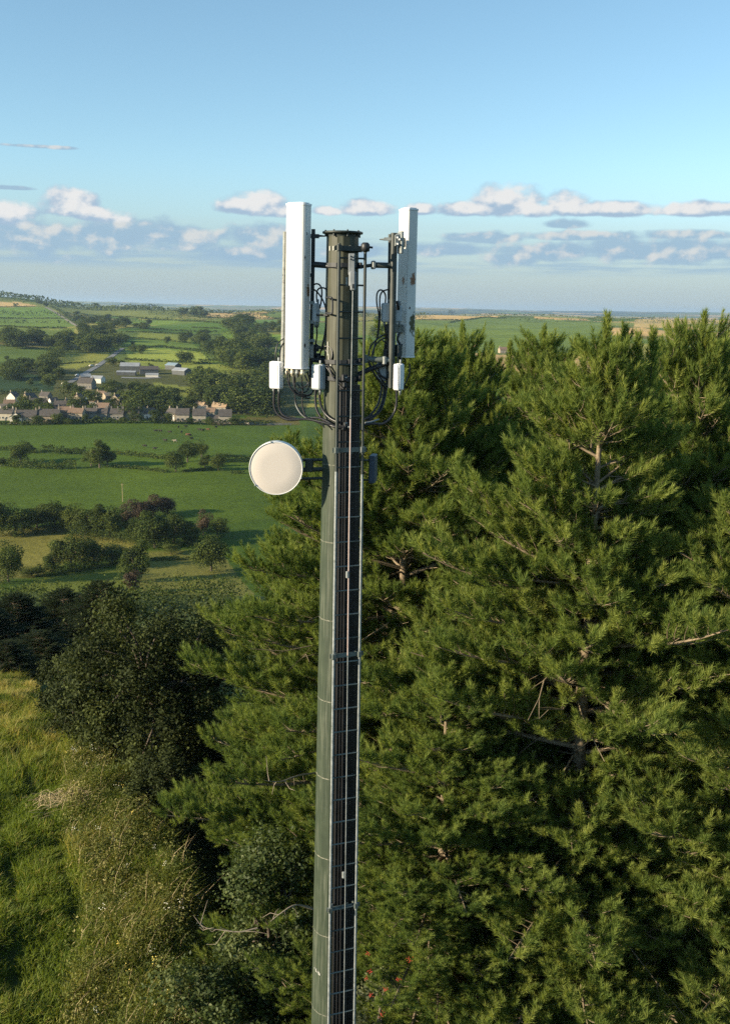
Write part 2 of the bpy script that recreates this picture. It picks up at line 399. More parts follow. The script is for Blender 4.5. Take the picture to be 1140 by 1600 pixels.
def strip(name, pts, width, mat, lift=.15, kind='structure', label=None):
    P = [ground(*p) for p in pts]; Q = []
    for a, b in zip(P, P[1:]):
        n = max(2, int((b - a).length / 12))
        for i in range(n): Q.append(a.lerp(b, i / n))
    Q.append(P[-1]); vs = []; fs = []
    for i, p in enumerate(Q):
        t = (Q[min(i+1, len(Q)-1)] - Q[max(i-1, 0)]); t.z = 0; t.normalize(); s = Vector((t.y, -t.x, 0)) * width / 2
        for e in (-1, 1):
            v = p + s * e; v.z = max(float(hgt(v.x, v.y)), p.z - .5) + lift; vs.append(v)
    for i in range(len(Q) - 1): fs.append((2*i, 2*i+1, 2*i+3, 2*i+2))
    mb = MB(); mb.add(vs, fs); o = mb.build(name, mat); tag(o, kind=kind, label=label); return o
MT['road'] = paint('pale_tarmac', (.12,.12,.115), (.24,.235,.225), .9, .02)
MT['track'] = paint('earth_track', (.22,.19,.12), (.30,.25,.16), .95, .05)
strip('road', [(98,604),(120,592),(150,574),(172,559),(192,544)], 5, MT['road'], .25, label='pale straight road climbing the far hillside above the village')
strip('road', [(122,510),(104,499),(88,489),(72,480)], 7, MT['track'], .3, label='narrow lane between hedges on the far slope')

# ------------------------------------------------------------------ vegetation kit
def tri_frame(D):
    a = np.where(np.abs(D[:, 2:3]) < .9, np.array([[0, 0, 1.]]), np.array([[1., 0, 0]]))
    u = np.cross(D, a); u /= np.linalg.norm(u, axis=1, keepdims=True) + 1e-9
    return u, np.cross(D, u)
def norm(a): return a / (np.linalg.norm(a, axis=1, keepdims=True) + 1e-9)
def leaf_quads(P, Nn, size, rng, asp=.55):
    """diamond leaves at P facing roughly Nn"""
    n = len(P); T = norm(rng.normal(size=(n, 3))); Nn = norm(Nn); T = norm(T - Nn * (T * Nn).sum(1, keepdims=True)); B = np.cross(Nn, T)
    s = (size * (.7 + .6 * rng.random(n)))[:, None]
    V = np.empty((n, 4, 3)); V[:, 0] = P - T * s * .5; V[:, 1] = P + B * s * asp * .5; V[:, 2] = P + T * s * .5; V[:, 3] = P - B * s * asp * .5
    V[:, [1, 3]] += Nn[:, None] * (s * .08)[:, None]
    return V.reshape(-1, 3), np.arange(n * 4).reshape(n, 4)

def needles(SP, SD, SL, rng, per=60, nl=.14, wid=.013, tint0=None):
    """needle brushes: shoots at SP along SD of length SL"""
    n = len(SP); SD = norm(SD); u, v = tri_frame(SD)
    t = rng.random((n, per)) ** .8; ang = rng.random((n, per)) * 2 * math.pi
    th = RAD(58) - RAD(36) * t + rng.normal(size=(n, per)) * .13
    ca, sa, ct, st = np.cos(ang), np.sin(ang), np.cos(th), np.sin(th)
    D = SD[:, None] * ct[..., None] + (u[:, None] * ca[..., None] + v[:, None] * sa[..., None]) * st[..., None]
    D[..., 2] += .12
    base = SP[:, None] + SD[:, None] * (t * SL[:, None])[..., None]
    L = nl * (1.12 - .3 * t[...]) * (.75 + .5 * rng.random((n, per)))
    side = np.cross(D, rng.normal(size=(n, per, 3))); side /= np.linalg.norm(side, axis=2, keepdims=True) + 1e-9
    V = np.empty((n, per, 3, 3)); w = wid * .5
    V[:, :, 0] = base - side * w; V[:, :, 1] = base + side * w; V[:, :, 2] = base + D * L[..., None]
    tt = (tint0 if tint0 is not None else rng.random(n) * .5 + .2)[:, None] + .22 * (t - .5) + rng.normal(size=(n, per)) * .07
    m = n * per
    return V.reshape(-1, 3), np.arange(m * 3).reshape(m, 3), np.repeat(np.clip(tt, 0, 1).ravel(), 3)

def pine_parts(seed, H, prof, z0=1.2, leaders=1, dens=1.0, per=60, step=.36, bare=(), lead=None, needle='needle'):
    """returns (trunk mesh, crown mesh): trunk carries the limbs, the crown is thousands of needle brushes"""
    rng = np.random.default_rng(seed); rd = random.Random(seed)
    tk = MB(); SP = []; SD = []; SL = []; TI = []
    bend = (rd.uniform(-.25, .25), rd.uniform(-.25, .25))
    def axis(z): s = z / H; return Vector((bend[0] * math.sin(s * 3), bend[1] * math.sin(s * 2.2 + .5) - bend[1] * math.sin(.5), z))
    r0 = .013 * H
    tk.tube([axis(H * i / 12) for i in range(13)], [r0 * (1 - i / 12.6) + .012 for i in range(13)], 9)
    def shoot(p, d, l, t): SP.append(tuple(p)); SD.append(tuple(d)); SL.append(l); TI.append(t)
    def branch(p0, az, el, L, thick, lush=1.0):
        out = Vector((math.cos(az), math.sin(az), 0)); sidev = Vector((-out.y, out.x, 0))
        n = 7; pts = []; p = Vector(p0); e = el; wob = rd.uniform(-.25, .25); bt = rd.uniform(-.12, .12)
        for i in range(n):
            pts.append(p.copy()); e2 = e + (.45 * (i / n) ** 2); wob += rd.uniform(-.14, .14)
            d = (out * math.cos(e2) + sidev * wob * .5 + Vector((0, 0, math.sin(e2)))).normalized(); p = p + d * (L / (n - 1))
        tk.tube(pts, [thick * (1 - .82 * i / (n - 1)) for i in range(n)], 5, cap=False)
        k = max(4, int(L / .12 * dens)); 
        for j in range(k):
            t = .14 + .86 * (j + rd.random() * .6) / k
            if t > 1: t = 1.0
            q = t * (n - 1); i = min(int(q), n - 2); a = pts[i].lerp(pts[i+1], q - i); fw = (pts[i+1] - pts[i]).normalized()
            sgn = 1 if j % 2 else -1
            ls = (.25 + .42 * L * (1 - t)) * rd.uniform(.6, 1.15); ls = min(ls, 1.25)
            yaw = rd.uniform(.5, 1.15) * sgn
            sd = (fw * math.cos(yaw) + sidev * math.sin(yaw) + Vector((0, 0, rd.uniform(-.25, .8)))).normalized()
            e1 = a + sd * ls * .5 + Vector((0, 0, rd.uniform(-.04, .04))); sd2 = (sd + fw * .3 + Vector((0, 0, .28))).normalized(); e2 = e1 + sd2 * ls * .5
            if ls > .3: tk.tube([a, e1, e2], [.014, .010, .006], 3, cap=False)
            ns = max(2, int(ls / .125 * lush)); tt = rd.uniform(.12, .78)
            for s in range(ns):
                f = .25 + .75 * (s + rd.random()) / ns
                b = a.lerp(e1, f * 2) if f < .5 else e1.lerp(e2, f * 2 - 1)
                dd = (sd2 * .75 + Vector((rd.gauss(0, .45), rd.gauss(0, .45), rd.gauss(.55, .3)))).normalized()
                shoot(b, dd, rd.uniform(.18, .34), tt + rd.uniform(-.1, .1))
            shoot(e2, (sd2 + Vector((0, 0, .5))).normalized(), rd.uniform(.24, .36), tt)
        shoot(pts[-1], (pts[-1] - pts[-2]).normalized() + Vector((0, 0, .4)), .36, rd.uniform(.3, .8))
    z = z0; a0 = rd.random() * 6.28
    while z < H - .35:
        R = float(np.interp(z, prof[0], prof[1])); s = z / H
        nb = 6 if R > 2 else 5
        for i in range(nb):
            az = a0 + i * 2 * math.pi / nb + rd.uniform(-.35, .35)
            L = R * rd.uniform(.68, 1.14); el = float(np.interp(s, [0, .45, .8, 1], [-.16, .06, .32, .62])) + rd.uniform(-.14, .14)
            front = abs((az + math.pi / 2 + math.pi) % (2 * math.pi) - math.pi) < RAD(62)      # a side grown thin, where the trunk shows
            if front and any(b0 < z < b1 for b0, b1 in bare):
                if rd.random() < .85: continue
                L *= .5
            if front and any(b0 - 1.6 < z <= b0 for b0, b1 in bare): L *= .62; el -= .12
            branch(axis(z + rd.uniform(-.15, .15)), az, el, L / max(.55, math.cos(el * .9)), .012 + .012 * L, 1.0)
        a0 += 1.9; z += step * rd.uniform(.8, 1.2)
    for q in range(leaders):                                      # the upright candles of the top
        az = q * 2.4 + rd.random(); off = 0 if q == 0 else rd.uniform(.45, 1.25)
        b = axis(H - 1.3 - rd.random() * .35 * (q > 0)) + Vector((math.cos(az) * off, math.sin(az) * off, -.25 * off))
        if lead: b = axis(H - 1.3) + Vector(lead[q])
        hh = rd.uniform(1.45, 1.7) * (1 if q == 0 else .9)
        tk.tube([axis(H - 1.7), b, b + Vector((0, 0, hh))], [.03, .025, .012], 5)
        for s in range(44):
            f = s / 43; p = b + Vector((0, 0, hh * f)); ga = s * 2.4
            shoot(p, (math.cos(ga) * (1.1 - .8 * f), math.sin(ga) * (1.1 - .8 * f), .9 + f), .46 - .18 * f, rd.uniform(.35, .75))
    for i in range(44):                                           # bare dead twigs low in the crown
        zz = rd.uniform(.12, .7) * H; az = rd.random() * 6.28; R = float(np.interp(zz, prof[0], prof[1])) * rd.uniform(.45, 1.0)
        p = axis(zz); pts = [p]; d = Vector((math.cos(az), math.sin(az), rd.uniform(-.25, .15)))
        for k in range(5): d = (d + Vector((rd.gauss(0, .22), rd.gauss(0, .22), rd.gauss(0, .16)))).normalized(); p = p + d * R / 5; pts.append(p)
        tk.tube(pts, [.030, .026, .021, .016, .011, .006], 4, cap=False)
        for k in (2, 3, 4):
            e = (d + Vector((rd.gauss(0, .7), rd.gauss(0, .7), rd.gauss(0, .5)))).normalized() * rd.uniform(.3, .8); m2 = pts[k] + e * .5 + Vector((0, 0, rd.gauss(0, .06)))
            tk.tube([pts[k], m2, pts[k] + e + Vector((0, 0, rd.gauss(0, .12)))], [.011, .008, .004], 3, cap=False)
    print('shoots', len(SP))
    V, Fc, T = needles(np.array(SP), np.array(SD), np.array(SL), rng, per=per, tint0=np.clip(np.array(TI), .02, .98))
    return tk.mesh('trunk', MT['bark']), arr_mesh('crown', V, Fc, MT[needle], tint=T), float(V[:, 2].max())

PINES = {}
def pine(kind, base, label, rz=0.0, sc=(1, 1, 1), group='pine trees behind the mast', lean=(0, 0)):
    if kind not in PINES: PINES[kind] = pine_parts(**PKIND[kind])
    t, c, _ = PINES[kind]; o = empty('pine_tree', base, rz); o.scale = sc; o.rotation_euler = (lean[0], lean[1], rz)
    link('trunk', t, o); link('crown', c, o); tag(o, label, 'tree', group); return o
PKIND = {
    'a': dict(seed=11, H=17.2, prof=([0, 1.5, 5, 8.5, 11, 13.2, 14.8, 16, 17.2], [3.4, 4.3, 4.6, 4.3, 3.6, 2.5, 1.5, .8, .2]), leaders=6, bare=((13.3, 15.2), (8.6, 10.2)), lead=[(0, 0, 0), (.44, .2, .0), (.60, -.1, -.12), (.98, .1, -.05), (-.55, .2, -.75), (-.3, -.4, -.6)]),
    'b': dict(seed=23, H=17.0, prof=([0, 2, 5, 8, 10.5, 13, 14.8, 16, 17], [3.8, 5.0, 5.2, 4.7, 3.9, 2.8, 1.75, .95, .3]), leaders=5, bare=((10.6, 11.8),)),
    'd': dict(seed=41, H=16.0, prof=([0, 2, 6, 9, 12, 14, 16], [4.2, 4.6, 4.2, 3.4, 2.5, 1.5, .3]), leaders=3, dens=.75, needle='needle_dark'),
    'c': dict(seed=37, H=16.5, prof=([0, 2, 6, 9, 12, 14, 15.5, 16.5], [3.2, 4.0, 4.2, 3.7, 2.9, 2.0, .9, .2]), leaders=5, dens=.9),
}

def broad_parts(seed, H, R, nl, leaf, mats, zc=.58, flat=1.0, nclump=26, trunk=True, berries=0, up=0.25):
    rng = np.random.default_rng(seed); rd = random.Random(seed); tk = MB()
    cl = []
    for i in range(nclump):
        while True:
            q = rng.uniform(-1, 1, 3)
            if np.dot(q, q) < 1: break
        q = q * (.55 + .45 * np.linalg.norm(q)); c = np.array((q[0] * R * .82, q[1] * R * .82, H * zc + q[2] * H * (1 - zc) * .84 * flat)); cl.append((c, R * rd.uniform(.20, .40)))
    tk.tube([(0, 0, -.3), (.05, .02, H * .3), (0, .05, H * .6)], [.02 * H, .016 * H, .008 * H], 8)
    for c, r in cl:
        b = Vector((0, .02, H * rd.uniform(.18, .45))); e = Vector(c); m = b.lerp(e, .5) + Vector((rd.gauss(0, .1 * R), rd.gauss(0, .1 * R), .08 * H))
        tk.tube(crv([b, m, e], 3), [.010 * H, .009 * H, .008 * H, .006 * H, .005 * H, .004 * H, .002 * H][:7], 5, cap=False)
    P = []; Nn = []; T = []
    per = nl // len(cl)
    for c, r in cl:
        # each clump is a bunch of twigs: leaves strung along short random spokes
        k = max(4, per // 14); d = norm(rng.normal(size=(k, 3)) + np.array((0, 0, up))); ln = r * (.7 + .65 * rng.random(k)); tt = rng.uniform(.1, .75)
        s = .35 + .65 * rng.random((k, 14)); p = c + d[:, None] * (ln[:, None] * s)[..., None] + rng.normal(size=(k, 14, 3)) * leaf * .7
        P.append(p.reshape(-1, 3)); Nn.append((d[:, None] * .6 + rng.normal(size=(k, 14, 3)) * .6 + np.array((0, 0, .35))).reshape(-1, 3))
        T.append((tt + rng.normal(size=(k, 1)) * .1 + rng.normal(size=(k, 14)) * .13).ravel())
    P = np.vstack(P); V, Fc = leaf_quads(P, np.vstack(Nn), leaf, rng, .62)
    return tk.mesh('trunk', mats[1]), arr_mesh('crown', V, Fc, mats[0], tint=np.repeat(np.clip(np.concatenate(T), 0, 1), 4)), cl

# far trees: unit height, one mesh per variant
def far_parts(seed, nl, leaf, mat, R=.40, lo=.10, nclump=15, pointed=False):
    rng = np.random.default_rng(seed); cl = []
    for i in range(nclump):
        q = norm(rng.normal(size=(1, 3)))[0] * rng.uniform(.35, 1.0); z = .5 + lo / 2 + q[2] * (.5 - lo / 2) * .80
        k = 1.0
        if pointed: k = max(.12, 1.15 * (1 - z))
        cl.append((np.array((q[0] * R * .74 * k, q[1] * R * .74 * k, z)), R * rng.uniform(.28, .50) * (k if pointed else 1)))
    n = nl // nclump; P = []; Nn = []; T = []
    for c, r in cl:
        d = norm(rng.normal(size=(n, 3)) + np.array((0, 0, .2))); rr = r * (.66 + .46 * rng.random(n)); p = c + d * rr[:, None]; p[:, 2] = np.maximum(p[:, 2], .02)
        P.append(p); Nn.append(d + rng.normal(size=(n, 3)) * .5); T.append(rng.uniform(.2, .7) + rng.normal(size=n) * .13)
    V, Fc = leaf_quads(np.vstack(P), np.vstack(Nn), leaf, rng, .8)
    return arr_mesh('crown', V, Fc, mat, tint=np.repeat(np.clip(np.concatenate(T), 0, 1), 4))
_tk = MB(); _tk.tube([(0, 0, -.06), (.01, 0, .25), (0, .01, .62)], [.028, .022, .010], 6)
for a_ in (.6, 2.3, 4.4): _tk.tube([(0, 0, .24), (.10 * math.cos(a_), .10 * math.sin(a_), .42), (.22 * math.cos(a_), .22 * math.sin(a_), .6)], [.014, .010, .005], 5)
FAR_TRUNK = _tk.mesh('trunk', MT['trunk'])
FARV = {'near': [far_parts(100 + i, 5200, .036, MT['leaf_far'], R=(.42, .47, .38, .44)[i], lo=(.02, .0, .05, .01)[i], nclump=(17, 20, 15, 22)[i]) for i in range(4)],
        'russet': [far_parts(120 + i, 3600, .045, MT['leaf_brown'], R=.5, lo=.02) for i in range(2)],
        'mid': [far_parts(130 + i, 2200, .052, MT['leaf_far'], R=(.42, .48, .40, .52)[i], lo=.0, nclump=19) for i in range(4)],
        'low': [far_parts(150 + i, 420, .115, MT['leaf_far'], R=(.5, .44, .55, .48)[i], lo=.02, nclump=9) for i in range(4)],
        'spire': [far_parts(170 + i, 1500, .055, MT['leaf_spruce'], R=.30, lo=.02, pointed=True, nclump=20) for i in range(2)]}
_tn = [0]
def far_tree(px, py, hp, wp, kind, label, group, name='tree', parts=True, pos=None):
    """base at photograph pixel (px, py); hp, wp its height and width in photograph pixels there"""
    p = pos if pos is not None else ground(px, py); m = mpp(p); rd = random.Random(int(px * 31 + py * 17)); k = _tn[0]; _tn[0] += 1
    v = FARV[kind]; me = v[k % len(v)]; R = {'spire': .30}.get(kind, .46)
    sz = hp * m * 1.06; sx = wp * m / (2 * R) * (1.28 if kind != 'spire' else 1.0)
    if parts:
        o = empty(name, p, rd.uniform(0, 6.28)); o.scale = (sx, sx, sz); link('trunk', FAR_TRUNK, o); link('crown', me, o)
    else:
        o = link(name, me); o.location = p; o.rotation_euler = (0, 0, rd.uniform(0, 6.28)); o.scale = (sx, sx, sz)
    tag(o, label, 'tree', group); return o

# ------------------------------------------------------------------ the mast and what hangs on it
MY = 12.3
def P(px, py, dy=0.0): return at(px, py, MY + dy)
_top = P(536, 363); _bot = P(519.3, 1600); MX = (_top.x + _bot.x) / 2
def mast_material():
    m, nt, out = newmat('green_mast_paint')
    tc = N_(nt, 'ShaderNodeTexCoord').outputs['Object']; sp = N_(nt, 'ShaderNodeSeparateXYZ', {0: tc})
    n1 = noisen(nt, tc, 5, 6, .65); n2 = noisen(nt, tc, 34, 5, .7)
    mp = N_(nt, 'ShaderNodeMapping', {0: tc, 3: (30, 30, 1.4)}).outputs[0]; n3 = noisen(nt, mp, 1, 4, .6)
    col = rampn(nt, n1, [(.3, (.026,.039,.024)), (.7, (.042,.057,.035))])
    up = N_(nt, 'ShaderNodeMapRange', {0: sp.outputs[2], 1: 14.6, 2: 16.6}).outputs[0]
    col = mixn(nt, up, col, rampn(nt, n1, [(.3, (.040,.043,.026)), (.7, (.058,.060,.038))]))
    col = mixn(nt, rampn(nt, n3, [(.5, (0,0,0)), (.72, (.55,.55,.55))]), col, (.15,.16,.12,1))
    col = mixn(nt, rampn(nt, n2, [(.70, (0,0,0)), (.76, (.8,.8,.8))]), col, (.34,.34,.28,1))
    b = N_(nt, 'ShaderNodeBsdfPrincipled', {'Base Color': col, 'Roughness': .55, 'Specular IOR Level': .35}); nt.links.new(b.outputs[0], out.inputs[0]); return m
MT['mast'] = mast_material()
MT['steel_dark'] = paint('dark_green_steel', (.020,.026,.024), (.045,.055,.048), .5, 8, dirt=(.16,.15,.12), dscale=22, dth=(.66,.75))
MT['steel_black'] = paint('black_steel', (.012,.014,.017), (.030,.034,.038), .5, 8)
MT['galv'] = paint('galvanised_steel', (.17,.19,.185), (.36,.38,.37), .55, 14, metal=.25, dirt=(.07,.09,.06), dscale=9, dth=(.60,.72))
MT['galv_green'] = paint('worn_green_rail', (.07,.09,.08), (.16,.18,.165), .5, 10, dirt=(.02,.03,.025), dscale=5, dth=(.5,.62))
MT['galv_pole'] = paint('weathered_pole', (.17,.18,.16), (.33,.34,.31), .6, 12, dirt=(.08,.06,.05), dscale=20, dth=(.58,.68))
MT['scuff'] = paint('scraped_seam', (.07,.08,.055), (.27,.26,.20), .8, 40, dirt=(.05,.06,.04), dscale=26, dth=(.46,.60))
MT['cable'] = paint('black_cable', (.010,.010,.011), (.022,.022,.024), .38, 6, spec=.5)
MT['box_white'] = paint('white_casing', (.70,.71,.72), (.80,.80,.80), .45, 4, dirt=(.42,.41,.38), dscale=7, dth=(.66,.80))
MT['box_grey'] = paint('grey_casing', (.36,.40,.42), (.48,.51,.53), .45, 5)
MT['fitting'] = paint('shaded_zinc', (.13,.15,.16), (.20,.22,.235), .6, 9); MT['connector'] = paint('cream_connector', (.62,.52,.36), (.78,.70,.55), .45, 30)  # zinc of the line fitting darkened to carry its shade
MT['copper'] = paint('brown_connector', (.30,.18,.10), (.42,.30,.2), .5, 30)
MT['dish_face'] = paint('cream_dish_cover', (.60,.54,.48), (.615,.555,.495), .75, 2, spec=.2)
MT['dish_rim'] = paint('white_dish_shroud', (.66,.66,.64), (.74,.74,.72), .4, 4)
MT['blue_plate'] = paint('dark_blue_plate', (.022,.040,.066), (.035,.055,.085), .5, 4)
MT['rope'] = paint('pink_wire_rope', (.36,.25,.22), (.48,.40,.36), .6, 60)
MT['white_paint'] = paint('white_stencil', (.30,.30,.26), (.46,.46,.41), .8, 60)
def radome_material():
    m, nt, out = newmat('white_radome_with_peeling')
    tc = N_(nt, 'ShaderNodeTexCoord').outputs['Object']; sp = N_(nt, 'ShaderNodeSeparateXYZ', {0: tc})
    col = rampn(nt, noisen(nt, tc, 3, 5, .6), [(.3, (.62,.61,.575)), (.7, (.70,.69,.655))])
    mp = N_(nt, 'ShaderNodeMapping', {0: tc, 3: (16, 16, 1.2)}).outputs[0]
    col = mixn(nt, rampn(nt, noisen(nt, mp, 1, 4, .6), [(.55, (0,0,0)), (.85, (.35,.35,.35))]), col, (.50,.47,.38,1))
    def spot(c, r, thr):
        v = N_(nt, 'ShaderNodeVectorMath', {0: tc, 1: c}, operation='SUBTRACT').outputs[0]
        v = N_(nt, 'ShaderNodeVectorMath', {0: v, 1: (1/r[0], 1/r[1], 1/r[2])}, operation='MULTIPLY').outputs[0]
        d = N_(nt, 'ShaderNodeVectorMath', {0: v}, operation='LENGTH').outputs['Value']
        n = N_(nt, 'ShaderNodeMath', {0: noisen(nt, tc, 20, 7, .75), 1: 2.2}, operation='MULTIPLY').outputs[0]
        s = N_(nt, 'ShaderNodeMath', {0: n, 1: d}, operation='SUBTRACT').outputs[0]
        return N_(nt, 'ShaderNodeMapRange', {0: s, 1: thr + .70, 2: thr + .90}).outputs[0]
    return m, nt, out, tc, col, spot
def finish_radome(m, nt, out, col):
    b = N_(nt, 'ShaderNodeBsdfPrincipled', {'Base Color': col, 'Roughness': .42, 'Specular IOR Level': .4}); nt.links.new(b.outputs[0], out.inputs[0]); return m

zt = _top.z
def mrad(z): return float(np.interp(z, [-1, _bot.z, zt], [.335, .292, .186]))
mast = empty('telecom_mast', (MX, MY, 0)); tag(mast, 'tall dark green tapering steel telecom mast standing in front of the pine trees', 'mast')
def ring_pts(z, r, n=16, off=RAD(5)): return [(r * math.cos(off + 2*math.pi*k/n), r * math.sin(off + 2*math.pi*k/n), z) for k in range(n)]
mb = MB(); zs = list(np.linspace(-.4, zt, 24)); vs = []
for z in zs: vs += ring_pts(z, mrad(z))
mb.add(vs, [(i*16+k, i*16+(k+1) % 16, (i+1)*16+(k+1) % 16, (i+1)*16+k) for i in range(len(zs)-1) for k in range(16)]); mb.build('shaft', MT['mast'], mast)
mb = MB(); mb.lathe([(0, .012), (.232, .006), (.236, -.004), (.232, -.018), (.19, -.018), (.19, -.05)], 32, Matrix.Translation((0, 0, zt)))
for k in range(8): a = k * math.pi / 4 + .3; mb.tube([(.205*math.cos(a), .205*math.sin(a), zt - .055), (.205*math.cos(a), .205*math.sin(a), zt + .02)], .011, 6)
mb.build('top_flange', MT['steel_dark'], mast)
for py in (727, 848, 970, 1096, 1216, 1340, 1460, 1582):
    z = P(512, py, -.2).z; mb = MB(); vs = []
    r = mrad(z) + .0015
    vs = ring_pts(z - .007, r) + ring_pts(z + .007, r); mb.add(vs, [(k, (k+1) % 16, 16+(k+1) % 16, 16+k) for k in range(16)])
    mb.build('seam_band', MT['scuff'], mast)
for py, mt in ((388, 'steel_dark'), (414, 'steel_black'), (566, 'steel_black'), (592, 'steel_black'), (668, 'steel_black'), (704, 'galv_green'), (1021, 'galv_green'), (1409, 'galv_green')):
    z = P(536, py, -.2).z; r = mrad(z); mb = MB(); h = .024
    front_only = mt == 'galv_green'
    a0, a1 = (-RAD(100), RAD(20)) if front_only or py in (388, 668) else (0, 2*math.pi)
    n = 20; vs = []
    for k in range(n + 1):
        a = a0 + (a1 - a0) * k / n
        for (q, zz) in ((r + .003, -h), (r + .022, -h), (r + .022, h), (r + .003, h)): vs.append((q * math.cos(a), q * math.sin(a), z + zz))
    fs = [(4*k+i, 4*k+4+i, 4*k+4+(i+1) % 4, 4*k+(i+1) % 4) for k in range(n) for i in range(4)] + [(0, 1, 2, 3), (4*n+3, 4*n+2, 4*n+1, 4*n)]
    mb.add(vs, fs)
    for a in (-RAD(60), -RAD(25)): 
        c = Vector(((r + .03) * math.cos(a), (r + .03) * math.sin(a), z)); mb.box(c, (.05, .05, .07), a)
    mb.build('clamp_band', MT[mt], mast)
def L(p): return Vector(p) - Vector((MX, MY, 0))            # world -> mast coordinates
# white worn marks and stencil on the shaft
def mark(px, py, w, h):
    mb = MB(); c = L(P(px, py, -.2)); r = mrad(c.z); a = math.atan2(-math.sqrt(max(0, r*r - c.x*c.x)), c.x); q = (r * .985 + .006)
    mb.box((q * math.cos(a), q * math.sin(a), c.z), (.008, w, h), a); mb.build('stencil_mark', MT['white_paint'], mast)
for px, w, h in ((515.2, .02, .052), (520.8, .018, .05), (525.6, .022, .022)): mark(px, 387.5, w, h)
mark(525.4, 391, .02, .018)
for i, px in enumerate((491.5, 494, 496.2, 498.3, 500)): mark(px, 1517 + i * .9, .010 + .006 * (i % 2), .045 if i % 2 else .03)
mark(512, 545, .014, .16); mark(513.4, 560, .010, .10); mark(515, 571, .05, .02)
# step handle on the shaft
mb = MB(); mb.tube(crv([L(P(509, 465, -.16)), L(P(516, 465, -.24)), L(P(519, 468, -.25)), L(P(519, 487, -.25)), L(P(517, 490, -.24)), L(P(509, 489, -.16))], 4), .012, 6); mb.build('step_handle', MT['steel_black'], mast)
# arms and mounting poles
def arm(name, pts, r, mat, n=10):
    mb = MB(); mb.tube([L(p) for p in pts], r, n); return mb.build(name, MT[mat], mast)
pl1 = arm('mounting_pole', [P(445.5, 362, .10), P(441.5, 575, .10)], .026, 'galv_pole')
pl2 = arm('mounting_pole', [P(489.5, 358, .02), P(485.5, 604, .02)], .024, 'steel_black')
pl3 = arm('mounting_pole', [P(615.5, 364, -.02), P(611, 606, -.02)], .040, 'steel_dark')
pl4 = arm('mounting_pole', [P(609.5, 366, .12), P(606, 600, .12)], .024, 'steel_dark')
arm('support_arm', [P(488, 413, .02), P(513, 415, .0)], .034, 'steel_black'); arm('support_arm', [P(510, 415.5, -.1), P(530, 418, -.19)], .02, 'steel_black')
arm('support_arm', [P(442, 430, .10), P(489, 430, .06)], .022, 'steel_black'); arm('support_arm', [P(440, 555, .10), P(487, 556, .06)], .022, 'steel_black')
arm('support_arm', [P(486, 561, .02), P(506, 564, -.04), P(530, 567, -.19)], .034, 'steel_black')
arm('support_arm', [P(506, 582, .0), P(530, 586, -.17)], .022, 'steel_black')
arm('support_arm', [P(581, 414, -.02), P(614, 415, -.02)], .033, 'steel_dark'); arm('support_arm', [P(555, 418, -.02), P(584, 414, -.02)], .02, 'steel_dark')
arm('support_arm', [P(568, 561, -.02), P(612, 563, -.02)], .034, 'galv_green'); arm('support_arm', [P(552, 563, -.05), P(570, 561, -.02)], .02, 'steel_dark')
arm('brace', [P(556, 587, .0), P(575, 578, .0), P(608, 566, .02)], .030, 'steel_black')
for pp, c in (((583, 414, -.02), 'galv'), ((571, 561, -.02), 'galv_green'), ((600, 563, -.02), 'galv')):
    mb = MB(); mb.box(L(P(*pp)), (.045, .09, .095), .2, bev=.012); mb.build('pole_clamp', MT[c], mast)
mb = MB(); mb.box(L(P(491, 369, .02)), (.11, .05, .045)); mb.tube([L(P(496, 369, .02)), L(P(499.5, 368.5, .02)), L(P(508, 369, .02))], [.018, .012, .007], 6); mb.build('spike', MT['steel_black'], mast)
mb = MB(); mb.box(L(P(606, 373.5, -.02)), (.09, .04, .035)); mb.tube([L(P(604, 373.5, -.02)), L(P(599, 374, -.02)), L(P(592.5, 374, -.02))], [.016, .012, .006], 6); mb.build('spike', MT['galv'], mast)
# black feeder cables running down the shaft behind the ladder
fz = [z for z in np.linspace(P(536, 600).z, -.2, 30)]
for k, a in enumerate((-96, -88, -80, -72, -64, -56, -48, -40, -32, -24)):
    mb = MB(); a = RAD(a); mb.tube([((mrad(z) + .028) * math.cos(a), (mrad(z) + .028) * math.sin(a), z) for z in fz], (.019, .021, .017, .021)[k % 4], 7)
    mb.build('feeder_cable', MT['cable'], mast)
mb = MB()
for (px, py, s) in ((538, 590, .07), (544, 593, .05), (541, 664, .06), (546, 668, .05), (536, 668, .05), (538, 601, .05)):
    mb = MB(); mb.box(L(P(px, py, -.27)), (s, .06, s * 1.1), random.random(), bev=.01); mb.build('cable_gland', MT['steel_black'], mast)
for (px, py) in ((540.5, 590), (540.5, 661), (545, 667)):
    mb = MB(); mb.box(L(P(px, py, -.315)), (.024, .02, .022), .4, bev=.005); mb.build('bright_fixing', MT['galv'], mast)

